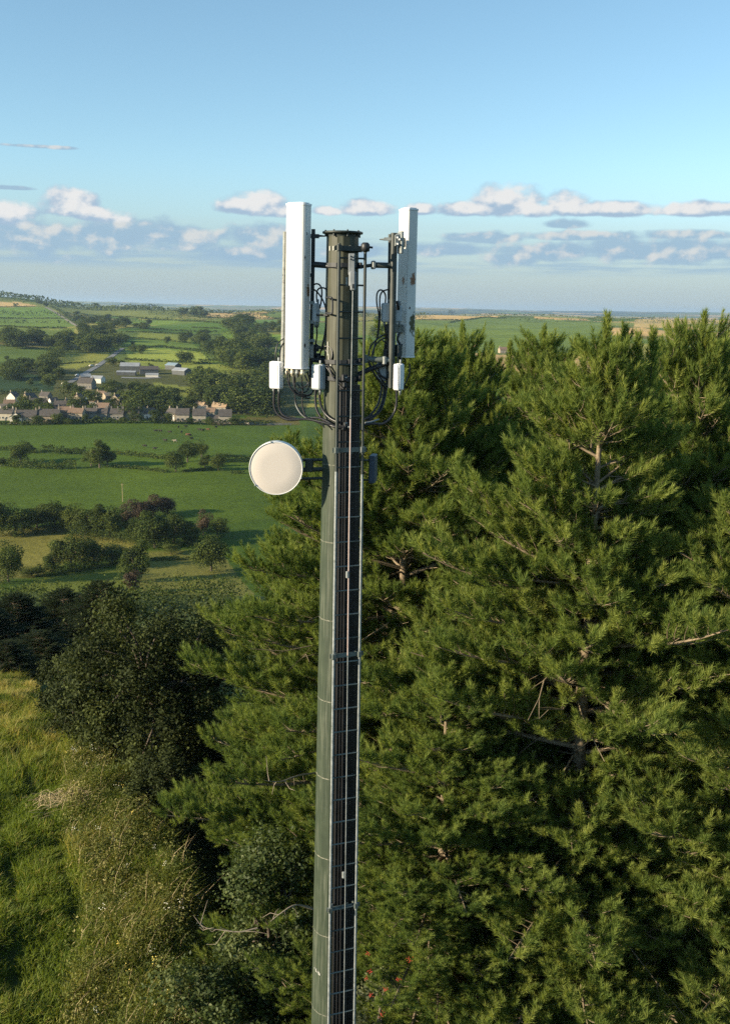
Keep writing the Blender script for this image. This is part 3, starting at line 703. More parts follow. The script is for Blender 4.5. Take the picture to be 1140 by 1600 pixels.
# ladder
lad = empty('access_ladder', (MX, MY, 0)); tag(lad, 'long narrow vertical ladder clamped to the front of the mast, pale rails and thin rungs', 'ladder')
lt, lb = (P(530, 380, -.33), P(513.2, 1606, -.47)); rt, rb = (P(570.6, 386, -.22), P(553, 1606, -.35))
def lerp_down(a, b, f): return a.lerp(b, f)
fs_ = .262                                                   # galvanised below this share of the height, green above
for a, b in ((lt, lb), (rt, rb)):
    ext = b + (b - a) * .62; ext = a.lerp(b, (a.z + .1) / (a.z - b.z)) 
    M1 = a.lerp(b, fs_)
    mb = MB(); mb.tube([L(a), L(M1)], .0175, 8); mb.build('rail', MT['steel_dark'], lad)
    mb = MB(); pts = [L(M1.lerp(ext, i / 10) ) for i in range(11)]; mb.tube(pts, .0175, 8); mb.build('rail', MT['galv'], lad)
    if a is rt:
        mb = MB(); c = L(a); mb.lathe([(0, -.05), (.035, -.05), (.05, -.02), (.05, .03), (.03, .05), (0, .05)], 8, Matrix.Translation(c)); mb.tube([c + Vector((.04, 0, 0)), c + Vector((.085, 0, -.005))], .012, 6); mb.build('rail_cap', MT['steel_black'], lad)
zr = lt.z - .16
while zr > -.05:
    f1 = (lt.z - zr) / (lt.z - lb.z); f2 = (rt.z - zr) / (rt.z - rb.z); mb = MB(); mb.tube([L(lt.lerp(lb, f1)), L(rt.lerp(rb, f2))], .0105, 6); mb.build('rung', MT['steel_dark' if zr > lt.z - 2.4 else 'galv_green'], lad); zr -= .3
for py in (388, 702, 1020, 1409, 1840):
    z = P(536, py, -.25).z; r = mrad(z)
    a = lt.lerp(lb, (lt.z - z) / (lt.z - lb.z)); b = rt.lerp(rb, (rt.z - z) / (rt.z - rb.z)); m = MT['steel_dark' if py < 400 else 'galv_green']
    mb = MB(); A_, B_ = L(a), L(b); d = (B_ - A_).normalized(); mb.box((A_ + B_) / 2 + Vector((0, .022, 0)), ((B_ - A_).length + .10, .012, .055), math.atan2(d.y, d.x))
    for q in (A_, B_): mb.box(q + Vector((0, -.002, 0)), (.055, .045, .075), math.atan2(d.y, d.x), bev=.01)
    for q, ang in ((A_, -RAD(92)), (B_, -RAD(40))): mb.tube([q, Vector(((r + .01) * math.cos(ang), (r + .01) * math.sin(ang), z))], .016, 6)
    mb.build('bracket', m, lad)
# fall-arrest line with its head fitting
fa = [P(551.2, 452, -.36), P(547.5, 660, -.40), P(545, 852, -.43), P(541.8, 1160, -.47), P(537, 1606, -.52)]
e_ = fa[-1] + (fa[-1] - fa[-2]) * 1.4
mb = MB(); mb.tube([L(p) for p in fa[:1]] + [L(fa[0].lerp(fa[1], .97))], .0065, 6); mb.build('safety_line', MT['galv'], lad)
mb = MB(); mb.tube([L(fa[0].lerp(fa[1], .975)), L(fa[2]), L(fa[2].lerp(fa[3], .55))], .010, 6); mb.build('safety_line', MT['rope'], lad)
mb = MB(); mb.tube([L(fa[2].lerp(fa[3], .555)), L(fa[3]), L(fa[4]), L(e_)], .0065, 6); mb.build('safety_line', MT['galv'], lad)
ft = MB(); ft.box(L(P(549.3, 413, -.33)), (.075, .02, .24), -.1, bev=.008); ft.box(L(P(550.6, 436, -.36)), (.085, .05, .17), -.1, bev=.02); ft.box(L(P(551.5, 447, -.365)), (.062, .05, .10), -.1, bev=.015)
for dx, dz in ((-.02, .09), (.02, .09), (-.02, .06), (.02, .06)): ft.box(L(P(549.3, 413, -.345)) + Vector((dx, -.008, dz)), (.018, .02, .018), 0, bev=.004)
ft.build('line_fitting', MT['fitting'], lad)
mb = MB(); mb.box(L(P(551.5, 447, -.395)), (.022, .02, .045)); mb.build('slot', MT['steel_black'], lad)
mb = MB(); mb.box(L(P(541.5, 440, -.30)), (.022, .02, .10)); mb.build('line_plate', MT['galv'], lad)
for (px, py) in ((542.5, 898), (536.5, 1367)): 
    mb = MB(); c = L(P(px, py, -.47)); mb.box(c, (.035, .04, .085), .2, bev=.01); mb.build('line_guide', MT['galv'], lad)

# --- panel antennas
def panel(label, c, rz, w, d, h, spots, lean=(0, 0), conn=True):
    o = empty('panel_antenna', c, rz); o.rotation_euler = (lean[0], lean[1], rz); tag(o, label, 'antenna', 'panel antennas on the mast head')
    m, nt, out, tc, col, spot = radome_material()
    for s, r, thr, cc in spots: col = mixn(nt, spot(s, r, thr), col, c4(cc))
    rm = finish_radome(m, nt, out, col)
    def prof(w, d, ch, n=3):                            # flat front (-y) with rounded edges
        x, y = w / 2, d / 2; pts = []
        for (cx, cy, a0, ch_) in ((x - ch, -y + ch, -90, ch), (x - ch * .4, y - ch * .4, 0, ch * .4), (-x + ch * .4, y - ch * .4, 90, ch * .4), (-x + ch, -y + ch, 180, ch)):
            for k in range(n + 1): a = RAD(a0 + 90 * k / n); pts.append((cx + ch_ * math.cos(a), cy + ch_ * math.sin(a)))
        return pts
    def extr(mb, pr, z0, z1):
        n = len(pr); vs = [(a, b, z0) for a, b in pr] + [(a, b, z1) for a, b in pr]
        mb.add(vs, [(i, (i+1) % n, n + (i+1) % n, n + i) for i in range(n)] + [list(range(n - 1, -1, -1)), [n + i for i in range(n)]])
    ch = min(w, d) * .30
    mb = MB(); extr(mb, prof(w, d, ch), -h/2 + .03, h/2 - .03); mb.build('radome', rm, o)
    for s in (1, -1):
        mb = MB(); z = s * (h/2 - .03); lo, hi = (z + .002, z + .022) if s > 0 else (z - .022, z - .002)
        extr(mb, prof(w + .010, d + .010, ch), lo, hi); extr(mb, prof(w - .03, d - .03, ch * .8), min(lo, hi) if s < 0 else hi, (hi + .012) if s > 0 else hi - .001) if s > 0 else None
        mb.build('end_cap', MT['box_white'], o)
    if conn:
        rd = random.Random(3)
        for i in range(7):
            x = (i - 3) * w * .13; y = (-.25 + .5 * (i % 2)) * d; mt = ('connector', 'connector', 'connector', 'copper', 'galv')[i % 5] 
            mb = MB(); l = rd.uniform(.06, .13); mb.lathe([(0, 0), (.017, 0), (.017, -.03), (.022, -.032), (.022, -.06), (.014, -.063), (.012, -l), (0, -l)], 10, Matrix.Translation((x, y, -h/2 + .006))); mb.build('connector', MT[mt], o)
    for z in (h * .28, -h * .30):                       # brackets to the pole behind
        mb = MB(); mb.box((0, d/2 + .035, z), (.09, .066, .10), bev=.01); mb.build('rear_bracket', MT['galv_pole'], o)
    return o
BR, DK, OL = (.22, .13, .07), (.06, .05, .05), (.085, .08, .03)
hA = (P(468, 320, -.10) - P(461, 579, -.10)).length
antA = panel('white panel antenna with a brightly sunlit face and small brown stains on its edge', P(464.6, 449, -.10), RAD(-28), .265, .155, hA,
      [((.134, .02, -.04), (.05, .06, .11), -.30, BR), ((.134, -.02, .60), (.02, .02, .03), -.25, DK), ((.134, -.03, -.66), (.03, .03, .04), -.25, DK), ((.134, -.05, .33), (.02, .02, .06), -.25, DK)], lean=(0, RAD(.55)))
hB = (P(636, 325, .06) - P(637, 563, .06)).length
antB = panel('white panel antenna with green peeling patches, mostly in shade, on the single thick green pole', P(636.0, 444, .31), RAD(121), .215, .15, hB,
      [((-.108, -.01, .05), (.07, .06, .11), -.28, (.25, .12, .06)), ((-.108, -.02, -.46), (.09, .07, .20), -.30, OL), ((-.108, -.06, -.5), (.04, .03, .3), -.22, OL), ((-.03, .076, .03), (.04, .05, .09), -.26, (.3,.16,.1)),
       ((-.108, -.06, .45), (.03, .02, .06), -.22, DK), ((-.108, -.068, .1), (.03, .014, .5), -.2, DK), ((-.108, .03, -.28), (.02, .02, .03), -.22, DK)], conn=False)
# bracket plate at the back of the shaded antenna
mb = MB(); mb.box(L(P(625.5, 379, -.02)), (.035, .10, .25), .45, bev=.008); mb.box(L(P(620, 369, -.04)), (.09, .03, .05)); mb.box(L(P(619.5, 376, -.05)), (.05, .04, .12), .4); mb.build('antenna_bracket', MT['galv'], mast)
for (px, py) in ((620.5, 371), (623.6, 374), (620.5, 381)):
    mb = MB(); mb.tube([L(P(px, py, -.10)), L(P(px + .5, py, -.06))], .012, 6); mb.build('bolt', MT['box_white'], mast)
mb = MB(); mb.box(L(P(621, 548, .03)), (.07, .12, .14), .45, bev=.01); mb.build('antenna_bracket', MT['steel_dark'], mast)

# --- radio and junction boxes with their tails
def tail(o, pts, r, mat='cable'):
    inv = o.matrix_basis.inverted(); mb = MB(); mb.tube([inv @ p for p in crv([P(*q) for q in pts], 5)], r, 7); return mb.build('cable', MT[mat], o)
def mat_now(o): 
    o.matrix_basis = Matrix.Translation(o.location) @ o.rotation_euler.to_matrix().to_4x4()
def eqbox(name, label, cat, c, size, rz, mat, lid=True, glands=2, group='small boxes on the mast head'):
    o = empty(name, c, rz); tag(o, label, cat, group); w, d, h = size
    mb = MB(); mb.box((0, d * .12, 0), (w, d * .76, h), bev=.02); mb.build('body', MT[mat], o)
    if lid: mb = MB(); mb.box((0, -d * .37, 0), (w * .96, d * .26, h * .97), bev=.022); mb.build('lid', MT[mat], o)
    for k in range(glands):
        x = (k - (glands - 1) / 2) * w * .45; mb = MB(); mb.lathe([(0, 0), (.016, 0), (.016, -.03), (.012, -.035), (.010, -.06), (0, -.06)], 8, Matrix.Translation((x, 0, -h/2 + .004))); mb.build('gland', MT['galv'], o)
    mb = MB(); mb.lathe([(0, .05), (.013, .05), (.013, 0), (0, 0)], 8, Matrix.Translation((w * .2, 0, h/2 - .004))); mb.build('gland', MT['galv'], o)
    mb = MB(); mb.box((0, d * .5 + .02, 0), (w * .4, .045, h * .5)); mb.build('mount', MT['galv_pole'], o)
    return o
bA = eqbox('junction_box', 'bright white junction box beside the foot of the sunlit antenna, outermost on the weathered pole', 'junction box', P(431.8, 586, -.02), (.155, .095, .325), RAD(-24), 'box_white')
bB = eqbox('junction_box', 'pale grey junction box half in shade between the sunlit antenna foot and the mast', 'junction box', P(497.5, 589, -.12), (.145, .12, .30), RAD(-42), 'box_grey')
bC = eqbox('junction_box', 'small grey box on the black pole beside the sunlit antenna, under looped cables', 'junction box', P(494.5, 489, -.03), (.09, .09, .225), RAD(38), 'box_grey', lid=False)
bD = eqbox('junction_box', 'grey box with looped cables above it, on the mast side of the thick green pole', 'junction box', P(604, 488.5, .06), (.125, .09, .225), RAD(12), 'box_grey')
bE = eqbox('junction_box', 'narrow grey box between the thick green pole and the peeling antenna', 'junction box', P(621.5, 490, .16), (.10, .09, .20), RAD(20), 'box_grey', lid=False)
bF = eqbox('junction_box', 'bright white junction box hanging low under the peeling antenna', 'junction box', P(622.6, 589, -.10), (.10, .11, .315), RAD(-32), 'box_white')
bG = eqbox('junction_box', 'grey round-shouldered box in shadow behind the cables near the diagonal brace', 'junction box', P(600, 580, .14), (.16, .12, .24), RAD(10), 'box_grey', lid=False)
def mb_seam(o, w, d, h):
    mb = MB(); mb.box((w * .30, -d * .505, 0), (.004, .004, h * .72)); mb.build('seam', MT['steel_black'], o)
mb_seam(bF, .10, .11, .315); mb_seam(bA, .155, .095, .325)
for o in (bA, bB, bC, bD, bE, bF, bG, antA, antB): mat_now(o)
c_ = .0135
tail(bA, [(429, 607, -.04), (428, 622, -.04), (429, 637, -.04), (436, 649, -.06), (451, 656, -.1), (478, 655, -.14), (505, 660, -.22), (528, 667, -.28)], .0155)
tail(bA, [(436, 607, -.03), (435.5, 625, -.03), (437, 640, -.03), (446, 651, -.06), (470, 655, -.1), (498, 653, -.17), (524, 666, -.26)], .0155)
tail(bA, [(431, 566, -.02), (430.5, 552, -.02), (434, 537, 0), (443, 529, .06)], .007); tail(bA, [(437.5, 566, -.0), (437.5, 553, .0), (439, 543, .03), (443, 536, .07)], .009)
for q in ([(448, 579, -.12), (451, 600, -.13), (460, 614, -.14), (472, 619, -.13), (486, 616, -.08), (492, 600, .0)], [(458, 588, -.13), (460, 605, -.15), (470, 615, -.15), (482, 617, -.1), (489, 612, -.02)],
          [(461, 586, -.12), (461, 622, -.12), (466, 638, -.12), (476, 650, -.14), (500, 662, -.2), (507, 668, -.22)], [(471, 588, -.10), (473, 612, -.1), (472, 632, -.1), (477, 649, -.13), (486, 656, -.16)],
          [(453, 585, -.1), (452, 598, -.1), (458, 610, -.1), (476, 621, -.12), (484, 622, -.06)], [(476, 586, -.08), (481, 600, -.1), (470, 606, -.12), (464, 598, -.1)], [(480, 580, -.04), (484, 598, -.05), (478, 612, -.08), (468, 612, -.1)]):
    tail(antA, q, .009)
tail(antA, [(461, 620, -.10), (463, 634, -.11), (470, 646, -.12), (478, 653, -.13)], .010, 'galv')
tail(bB, [(493, 608, -.12), (493, 628, -.12), (496, 643, -.14), (508, 660, -.2), (524, 667, -.28), (540, 667, -.29)], .0155); tail(bB, [(499, 608, -.12), (500, 627, -.12), (505, 642, -.14), (515, 653, -.2), (528, 660, -.28)], .0155)
tail(bB, [(503, 574, -.1), (512, 571, -.16), (515, 577, -.2), (522, 592, -.24), (534, 600, -.28)], .010); tail(bB, [(505, 569, -.1), (511, 575, -.16), (521, 590, -.22), (536, 608, -.29)], .010)
for q in ([(488, 447, .02), (493, 443.5, 0), (499, 445, 0), (502.5, 453, -.02), (502, 468, -.02), (499.5, 482, 0)], [(488, 451, .02), (494, 455, 0), (502, 465, -.03), (508, 479, -.06), (510, 496, -.07), (507, 522, -.06), (502, 546, -.05)],
          [(495, 472, -.02), (494.5, 460, -.02), (497, 452, -.03), (503, 449.5, -.05), (509, 452, -.07), (511.5, 462, -.08), (510.5, 495, -.09), (508, 520, -.08), (503, 548, -.06)], [(494.5, 508, 0), (495, 525, 0), (492, 545, 0), (495, 556, 0)]):
    tail(bC, q, .0095)
for q in ([(500, 553, -.06), (503, 544, -.08), (511, 541, -.12), (518, 546, -.16), (518.5, 558, -.18), (513, 569, -.16), (508, 580, -.1)], [(493, 537, 0), (500, 543, -.04), (509, 547, -.1), (514, 556, -.14), (515, 566, -.16)], [(488, 540, 0), (492, 552, 0), (499, 560, -.05), (506, 564, -.1)]):
    tail(bC, q, .010)
for q in ([(601.5, 475, .06), (602, 462, .05), (598, 454.5, .03), (592.5, 453.5, .03), (588.5, 460, .02), (588.5, 475, .02), (591.5, 492, .02), (590.5, 515, .02), (588, 532, .02)], [(611, 453, .05), (603, 453, .04), (596, 457, .03), (593, 468, .02), (593.5, 495, .02), (591, 520, .02), (586, 536, .02), (583, 554, .0)],
          [(607, 522, .05), (598, 524, .02), (589, 530, -.02), (579, 541, -.04), (575, 556, -.05)], [(606, 526, .05), (592, 533, .0), (584, 545, -.02), (581, 560, -.03), (586, 577, -.02), (596, 593, .02), (606, 605, .05)],
          [(601, 505, .06), (602, 520, .06), (603, 540, .06), (603, 560, .06)], [(597, 532, .04), (602, 536, .04), (601, 548, .05), (600, 556, .05)]):
    tail(bD, q, .0095)
for q in ([(575, 562, .0), (580, 576, 0), (590, 592, .03), (604, 608, .07)], [(590, 573, .05), (594, 586, .05), (604, 592, .07)], [(597, 597, .12), (595, 615, .08), (590, 632, 0), (580, 647, -.1), (566, 657, -.16)], [(605, 598, .12), (602, 618, .08), (595, 640, 0), (583, 652, -.1), (568, 662, -.16)], [(600, 600, .12), (599, 618, .08), (592, 641, 0), (580, 651, -.1), (569, 655, -.16)]):
    tail(bG, q, .013)
tail(bF, [(619, 608, -.1), (619.5, 625, -.1), (617, 641, -.1), (609, 654, -.12), (597, 662.5, -.16), (582, 662, -.2), (566, 664, -.2)], .0155); tail(bF, [(621, 568, -.08), (621.5, 556, -.06), (625, 545, 0), (628, 538, .05)], .009)
tail(bF, [(592, 655, -.14), (580, 659, -.17), (570, 661, -.2)], .012, 'galv')
tail(antB, [(640, 568, .06), (639, 585, .06), (632, 600, .06), (624, 604, .0)], .009)
tail(antB, [(624, 520, .05), (621, 530, .03), (625, 540, .04), (622, 552, .03), (626, 562, .04)], .016); tail(antB, [(620, 470, .05), (622, 478, .05), (621.5, 484, .06)], .02)
# dark jumble of clamps and glands on the black poles
mb = MB(); rd = random.Random(5)
for i in range(20): mb.box(L(P(rd.uniform(488, 502), rd.uniform(540, 562), rd.uniform(-.02, .06))), (rd.uniform(.03, .07), .05, rd.uniform(.03, .08)), rd.random(), bev=.01)
for i in range(14): mb.box(L(P(rd.uniform(600, 614), rd.uniform(505, 560), rd.uniform(.04, .10))), (rd.uniform(.03, .06), .05, rd.uniform(.04, .1)), rd.random(), bev=.01)
mb.build('clamp_cluster', MT['steel_black'], mast)
mb = MB(); mb.box(L(P(486.5, 549, -.03)), (.05, .05, .16), .5, bev=.01); mb.build('pole_clamp', MT['galv'], mast)
for (px, py) in ((487, 473), (486.5, 503), (487, 532)): mb = MB(); mb.box(L(P(px, py, -.02)), (.07, .05, .035)); mb.build('pole_clamp', MT['galv'], mast)
mb = MB(); mb.tube([L(P(487, 492, -.02)), L(P(512, 492.5, -.14))], .010, 6); mb.build('brace', MT['steel_black'], mast)

# --- microwave dish, seen almost face on
dc = P(431, 732, -.30); dz = RAD(0.0); R_ = .317
dish = empty('microwave_dish', dc, dz); tag(dish, 'round cream microwave dish with a white rim facing the camera beside the mast', 'dish')
MX_ = Matrix.Rotation(RAD(90), 4, 'X')                        # lathe axis z -> -y (towards the viewer)
mb = MB(); mb.lathe([(0, .0045), (R_ * .5, .004), (R_ * .95, .0025), (R_ * .970, 0)], 64, MX_); mb.build('cover', MT['dish_face'], dish)
mb = MB(); mb.lathe([(R_ * .968, .001), (R_ * .975, .008), (R_ * 1.0, .006), (R_ * 1.005, -.02), (R_ * .99, -.03), (R_ * .99, -.16), (R_ * .95, -.19), (R_ * .6, -.28), (R_ * .25, -.32), (0, -.32)], 64, MX_); mb.build('shroud', MT['dish_rim'], dish)
mb = MB(); mb.lathe([(0, -.30), (.07, -.30), (.07, -.42), (0, -.42)], 16, MX_); mb.box((0, .40, 0), (.16, .12, .2), bev=.02); mb.build('radio_unit', MT['box_grey'], dish)
mb = MB()
for k in range(3): a = RAD(90 + 120 * k + 10); mb.box((R_ * 1.005 * math.cos(a), .0, R_ * 1.005 * math.sin(a)), (.018, .03, .018), bev=.004)
mb.build('rim_clip', MT['galv'], dish)
mat_now(dish); inv = dish.matrix_basis.inverted()
mb = MB()
for py in (719, 734, 748): mb.tube([inv @ P(448, py, -.03), inv @ P(478, py, .02), inv @ P(509, py - 1, .02)], .018 if py != 734 else .028, 7)
mb.box(inv @ P(483, 727, .02), (.10, .06, .16), bev=.01); mb.build('mount_arm', MT['steel_dark'], dish)
# flat dark plate on the other side
pl = empty('flat_panel_antenna', P(582.5, 732, .02), RAD(-8)); tag(pl, 'slim dark blue upright plate standing off the mast behind the ladder', 'antenna'); mat_now(pl); inv = pl.matrix_basis.inverted()
mb = MB(); mb.box((0, 0, 0), (.075, .24, .335), bev=.012); mb.build('plate', MT['blue_plate'], pl)
for py in (719, 750): mb = MB(); mb.tube([inv @ P(580, py, .02), inv @ P(556, py, .06)], .011, 6); mb.build('mount_arm', MT['galv_green'], pl)

# ------------------------------------------------------------------ near pines
def onpx(px, py, Y):                       # stands on the ground where the photograph's column px meets depth Y
    p = at(px, py, Y); return Vector((p.x, Y, float(hgt(p.x, Y)) - .15))
def fit(px, py, Y, H):                     # vertical scale that brings a tree of height H up to photograph row py
    p = at(px, py, Y); b = onpx(px, py, Y); return b, (p.z - b.z) / H
for kind, px, py, Y, rz, sx, label in (
    ('a', 950, 478, 20.0, 0.12, 1.0, 'big pine in front with a bare tan upper trunk and three upright top shoots'),
    ('b', 628, 492, 24.5, 0.1, 1.06, 'broad pine directly behind the mast, its boughs spreading under the microwave dish'),
    ('c', 722, 494, 28.5, 1.4, .86, 'pine with a flat dark top between the mast and the big bare-trunked pine'),
    ('c', 852, 500, 33.0, 4.0, .95, 'smaller pine top set behind, just above the gap beside the big pine'),
    ('b', 1105, 476, 24.0, 3.3, .9, 'tall pine at the picture edge with twin candle-like leading shoots'),
    ('a', 1052, 520, 30.0, 5.1, .9, 'dark pine crowded behind the big bare-trunked pine'),
    ('c', 1270, 640, 19.5, 0.3, 1.0, 'shaded pine whose lower boughs reach in at the picture edge'),
    ('b', 800, 620, 38.0, 1.0, .9, 'shadowed pine deep in the dark gap behind the front pines'),
    ('c', 560, 640, 33.0, 2.9, .9, 'pine half hidden behind the lower mast'),
    ('a', 700, 1010, 19.5, 4.4, .78, 'low bushy young pine at the foot of the big pine beside the mast')):
    if kind not in PINES: PINES[kind] = pine_parts(**PKIND[kind])
    b, s = fit(px, py, Y, PINES[kind][2]); pine(kind, b, label, rz, (sx, sx, s))
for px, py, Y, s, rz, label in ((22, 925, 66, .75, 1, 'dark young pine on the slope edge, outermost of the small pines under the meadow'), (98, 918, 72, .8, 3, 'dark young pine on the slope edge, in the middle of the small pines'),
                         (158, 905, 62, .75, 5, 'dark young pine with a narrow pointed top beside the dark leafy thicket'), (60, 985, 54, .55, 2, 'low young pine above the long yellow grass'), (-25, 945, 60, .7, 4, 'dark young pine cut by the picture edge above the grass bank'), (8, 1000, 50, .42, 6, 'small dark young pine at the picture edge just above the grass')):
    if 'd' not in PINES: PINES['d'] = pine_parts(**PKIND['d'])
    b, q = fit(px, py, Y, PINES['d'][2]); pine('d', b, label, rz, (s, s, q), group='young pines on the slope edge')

# broad-leaved trees and shrubs near by
def broad(name, label, cat, px, py, Y, R, nl, leaf, mats, seed, group=None, **k):
    b = onpx(px, py, Y); H = at(px, py, Y).z - b.z; o = empty(name, b)
    t, c, cl = broad_parts(seed, H, R, nl, leaf, mats, **k); link('trunk', t, o); link('crown', c, o); tag(o, label, cat, group); return o, cl
LD = (MT['leaf_dark'], MT['trunk']); LG = (MT['leaf_gloss'], MT['trunk'])
broad('hawthorn', 'large dark green thicket tree with a ragged top rising above the yellow grass', 'tree', 232, 903, 36, 3.3, 42000, .125, LD, 1, zc=.5, nclump=40)
broad('hawthorn', 'mid green thicket tree against the boughs of the broad pine', 'tree', 322, 928, 40, 3.1, 34000, .11, LG, 2, zc=.48, nclump=34)
broad('hawthorn', 'lower dark green thicket tree with pale sunlit top leaves beside the long grass', 'tree', 150, 985, 37.5, 2.2, 24000, .12, LD, 3, zc=.45, nclump=28)
broad('bramble_bush', 'dark spreading bush where the long grass meets the thicket', 'bush', 98, 1000, 40, 1.7, 12000, .11, LD, 14, zc=.42, nclump=18)
broad('bramble_bush', 'dark bramble bush under the thicket above the tall weeds', 'bush', 262, 1165, 32.5, 1.5, 12000, .10, LD, 4, zc=.4, nclump=20)
broad('bramble_bush', 'dark bramble bush in the shadowed hollow under the pine', 'bush', 330, 1215, 33, 1.9, 14000, .10, LD, 5, zc=.4, nclump=20)
broad('beech_sapling', 'glossy small-leaved sapling growing up beside the lower mast', 'tree', 425, 1262, 20.5, 1.75, 46000, .085, LG, 6, zc=.46, nclump=54)
broad('beech_sapling', 'low glossy bush with pale leaf glints at the bottom of the picture', 'bush', 345, 1455, 19.0, 1.5, 22000, .085, LG, 7, zc=.45, nclump=24)
broad('bramble_bush', 'dark leafy bush at the very foot of the mast', 'bush', 440, 1500, 17.6, 1.0, 9000, .08, LG, 9, zc=.42, nclump=18)
rw, cl = broad('rowan_bush', 'pale-leaved rowan bush with red berry clusters beside the mast foot', 'bush', 592, 1468, 16.8, .95, 9500, .075, (MT['leaf_rowan'], MT['trunk']), 8, zc=.5, nclump=20)
rd = random.Random(4); mb = MB()
for (px, py) in ((574, 1490), (578, 1518), (572, 1530), (622, 1530), (602, 1546), (579, 1555), (640, 1500), (596, 1585)):
    c = at(px, py, 16.0) - rw.location
    for i in range(16):
        q = c + Vector((rd.gauss(0, .022), rd.gauss(0, .022), rd.gauss(0, .018))); mb.lathe([(0, .008), (.0065, .004), (.0075, 0), (.005, -.006), (0, -.008)], 6, Matrix.Translation(q))
mb.build('berry_cluster', MT['berry'], rw)
# bare dead boughs
def dead(label, pts, r, seed):
    rd = random.Random(seed); mb = MB(); pts = [at(*q) for q in pts]; o = empty('dead_branch', pts[0]); Q = crv([p - pts[0] for p in pts], 4); mb.tube(Q, [r * (1 - .8 * i / (len(Q) - 1)) for i in range(len(Q))], 5)
    for i in range(3, len(Q), 2):
        d = Vector((rd.gauss(0, 1), rd.gauss(0, .6), rd.gauss(-.2, .8))).normalized() * rd.uniform(.15, .5); m = Q[i] + d * .5 + Vector((0, 0, rd.gauss(0, .06)))
        mb.tube([Q[i], m, Q[i] + d + Vector((0, 0, rd.gauss(0, .1)))], [r * .45, r * .3, r * .15], 4)
    me = mb.mesh('dead_branch', MT['deadwood']); bpy.data.objects.remove(o); o = link('dead_branch', me); o.location = pts[0]; tag(o, label, 'branch', 'bare dead branches')
dead('pale bare branch lying across the glossy bushes beside the lower mast', [(488, 1420, 18.2), (462, 1414, 18.0), (440, 1426, 17.8), (422, 1440, 17.7)], .022, 1)
dead('thin bare twig over the low glossy bush, curving towards the weeds', [(402, 1450, 17.7), (375, 1456, 17.6), (345, 1453, 17.6), (318, 1448, 17.6), (302, 1430, 17.7)], .016, 2)
dead('pale bare branch reaching out of the pine above the glossy sapling', [(492, 1208, 20.6), (465, 1212, 20.0), (438, 1221, 19.6), (415, 1220, 19.4)], .022, 3)

# ------------------------------------------------------------------ grass bank
def scatter(poly_px, dens, rng):
    poly = wpoly(poly_px); a = np.array(poly); lo, hi = a.min(0), a.max(0); n = int((hi - lo).prod() * dens)
    x = rng.uniform(lo[0], hi[0], n); y = rng.uniform(lo[1], hi[1], n); m = inpoly(x, y, poly); return x[m], y[m]
def blades(x, y, h, wid, tint, rng, lean=.45):
    n = len(x); z = hgt(x, y); B = np.stack([x, y, z - .02], 1); a = rng.random(n) * 6.283; s = np.stack([np.cos(a), np.sin(a), 0 * a], 1)
    b = rng.normal(size=(n, 2)) * lean + np.array((.22, -.05)); D = np.stack([b[:, 0], b[:, 1], np.ones(n)], 1)
    D2 = D + np.stack([b[:, 0] * 1.6, b[:, 1] * 1.6, -.25 * np.ones(n)], 1); w = (wid * (.7 + .6 * rng.random(n)))[:, None]
    M_ = B + norm(D) * (h * .55)[:, None]; T_ = M_ + norm(D2) * (h * .5)[:, None]
    V = np.stack([B - s * w, B + s * w, M_ + s * w * .7, M_ - s * w * .7, T_], 1).reshape(-1, 3); k = np.arange(n)[:, None] * 5
    Fc = np.concatenate([k + np.array([[0, 1, 2]]), k + np.array([[0, 2, 3]]), k + np.array([[3, 2, 4]])], 0)
    return V, Fc, np.repeat(np.clip(tint, 0, 1), 5)
def lump(x, y, s, k=0):
    return .5 + .25 * np.sin(x * 1.7 * s + 1.3 * np.sin(y * 1.1 * s + k) + k) + .25 * np.sin(y * 2.1 * s + 1.7 * np.sin(x * .9 * s - k) + 2 * k)
rng = np.random.default_rng(5)
GR = [(-120, 1030), (25, 1052), (70, 1095), (120, 1150), (190, 1240), (300, 1410), (300, 1760), (-160, 1760)]
x, y = scatter(GR, 760, rng); l1 = lump(x, y, 1.0); l2 = lump(x, y, .45, 2.0); l3 = lump(x, y, 2.6, 1.1)
rut = np.full(len(x), 9.0)
for q in (((20, 1165), (50, 1240), (85, 1310), (108, 1400), (120, 1500), (118, 1620)), ((-30, 1190), (0, 1290), (20, 1400), (22, 1560))):
    R_q = np.array([tuple(ground(*k))[:2] for k in q])
    for a, b in zip(R_q, R_q[1:]):
        t = np.clip(((x - a[0]) * (b - a)[0] + (y - a[1]) * (b - a)[1]) / ((b - a) ** 2).sum(), 0, 1); rut = np.minimum(rut, np.hypot(x - a[0] - t * (b - a)[0], y - a[1] - t * (b - a)[1]))
rut = rut + .25 * (l3 - .5)
h = (.17 + .17 * l1 + .17 * l3) * (.55 + .7 * rng.random(len(x))) * np.clip(.35 + rut / .35, .35, 1)
yel = np.clip((y - 33) / 8, 0, 1) * (.12 + .8 * l3)
tint = .18 + .34 * l2 + .20 * (l3 - .5) + yel * .5 + rng.normal(size=len(x)) * .10 + (rng.random(len(x)) < .07) * .5 * (l1 > .4)
V, Fc, T = blades(x, y, h, .013, tint, rng); o = link('grass', arr_mesh('grass', V, Fc, MT['grass'], tint=T)); tag(o, 'long sunlit grass on the hilltop bank', kind='stuff')
x, y = scatter([(-100, 1040), (40, 1060), (105, 1150), (95, 1230), (40, 1240), (-60, 1210)], 22, rng); n = len(x)
V, Fc, T = blades(x, y, .42 + .38 * rng.random(n), .010, .62 + rng.normal(size=n) * .22, rng, .3); o = link('tall_grass', arr_mesh('tall_grass', V, Fc, MT['grass'], tint=T)); tag(o, 'tall yellow seeding grass along the edge of the bank', kind='stuff')
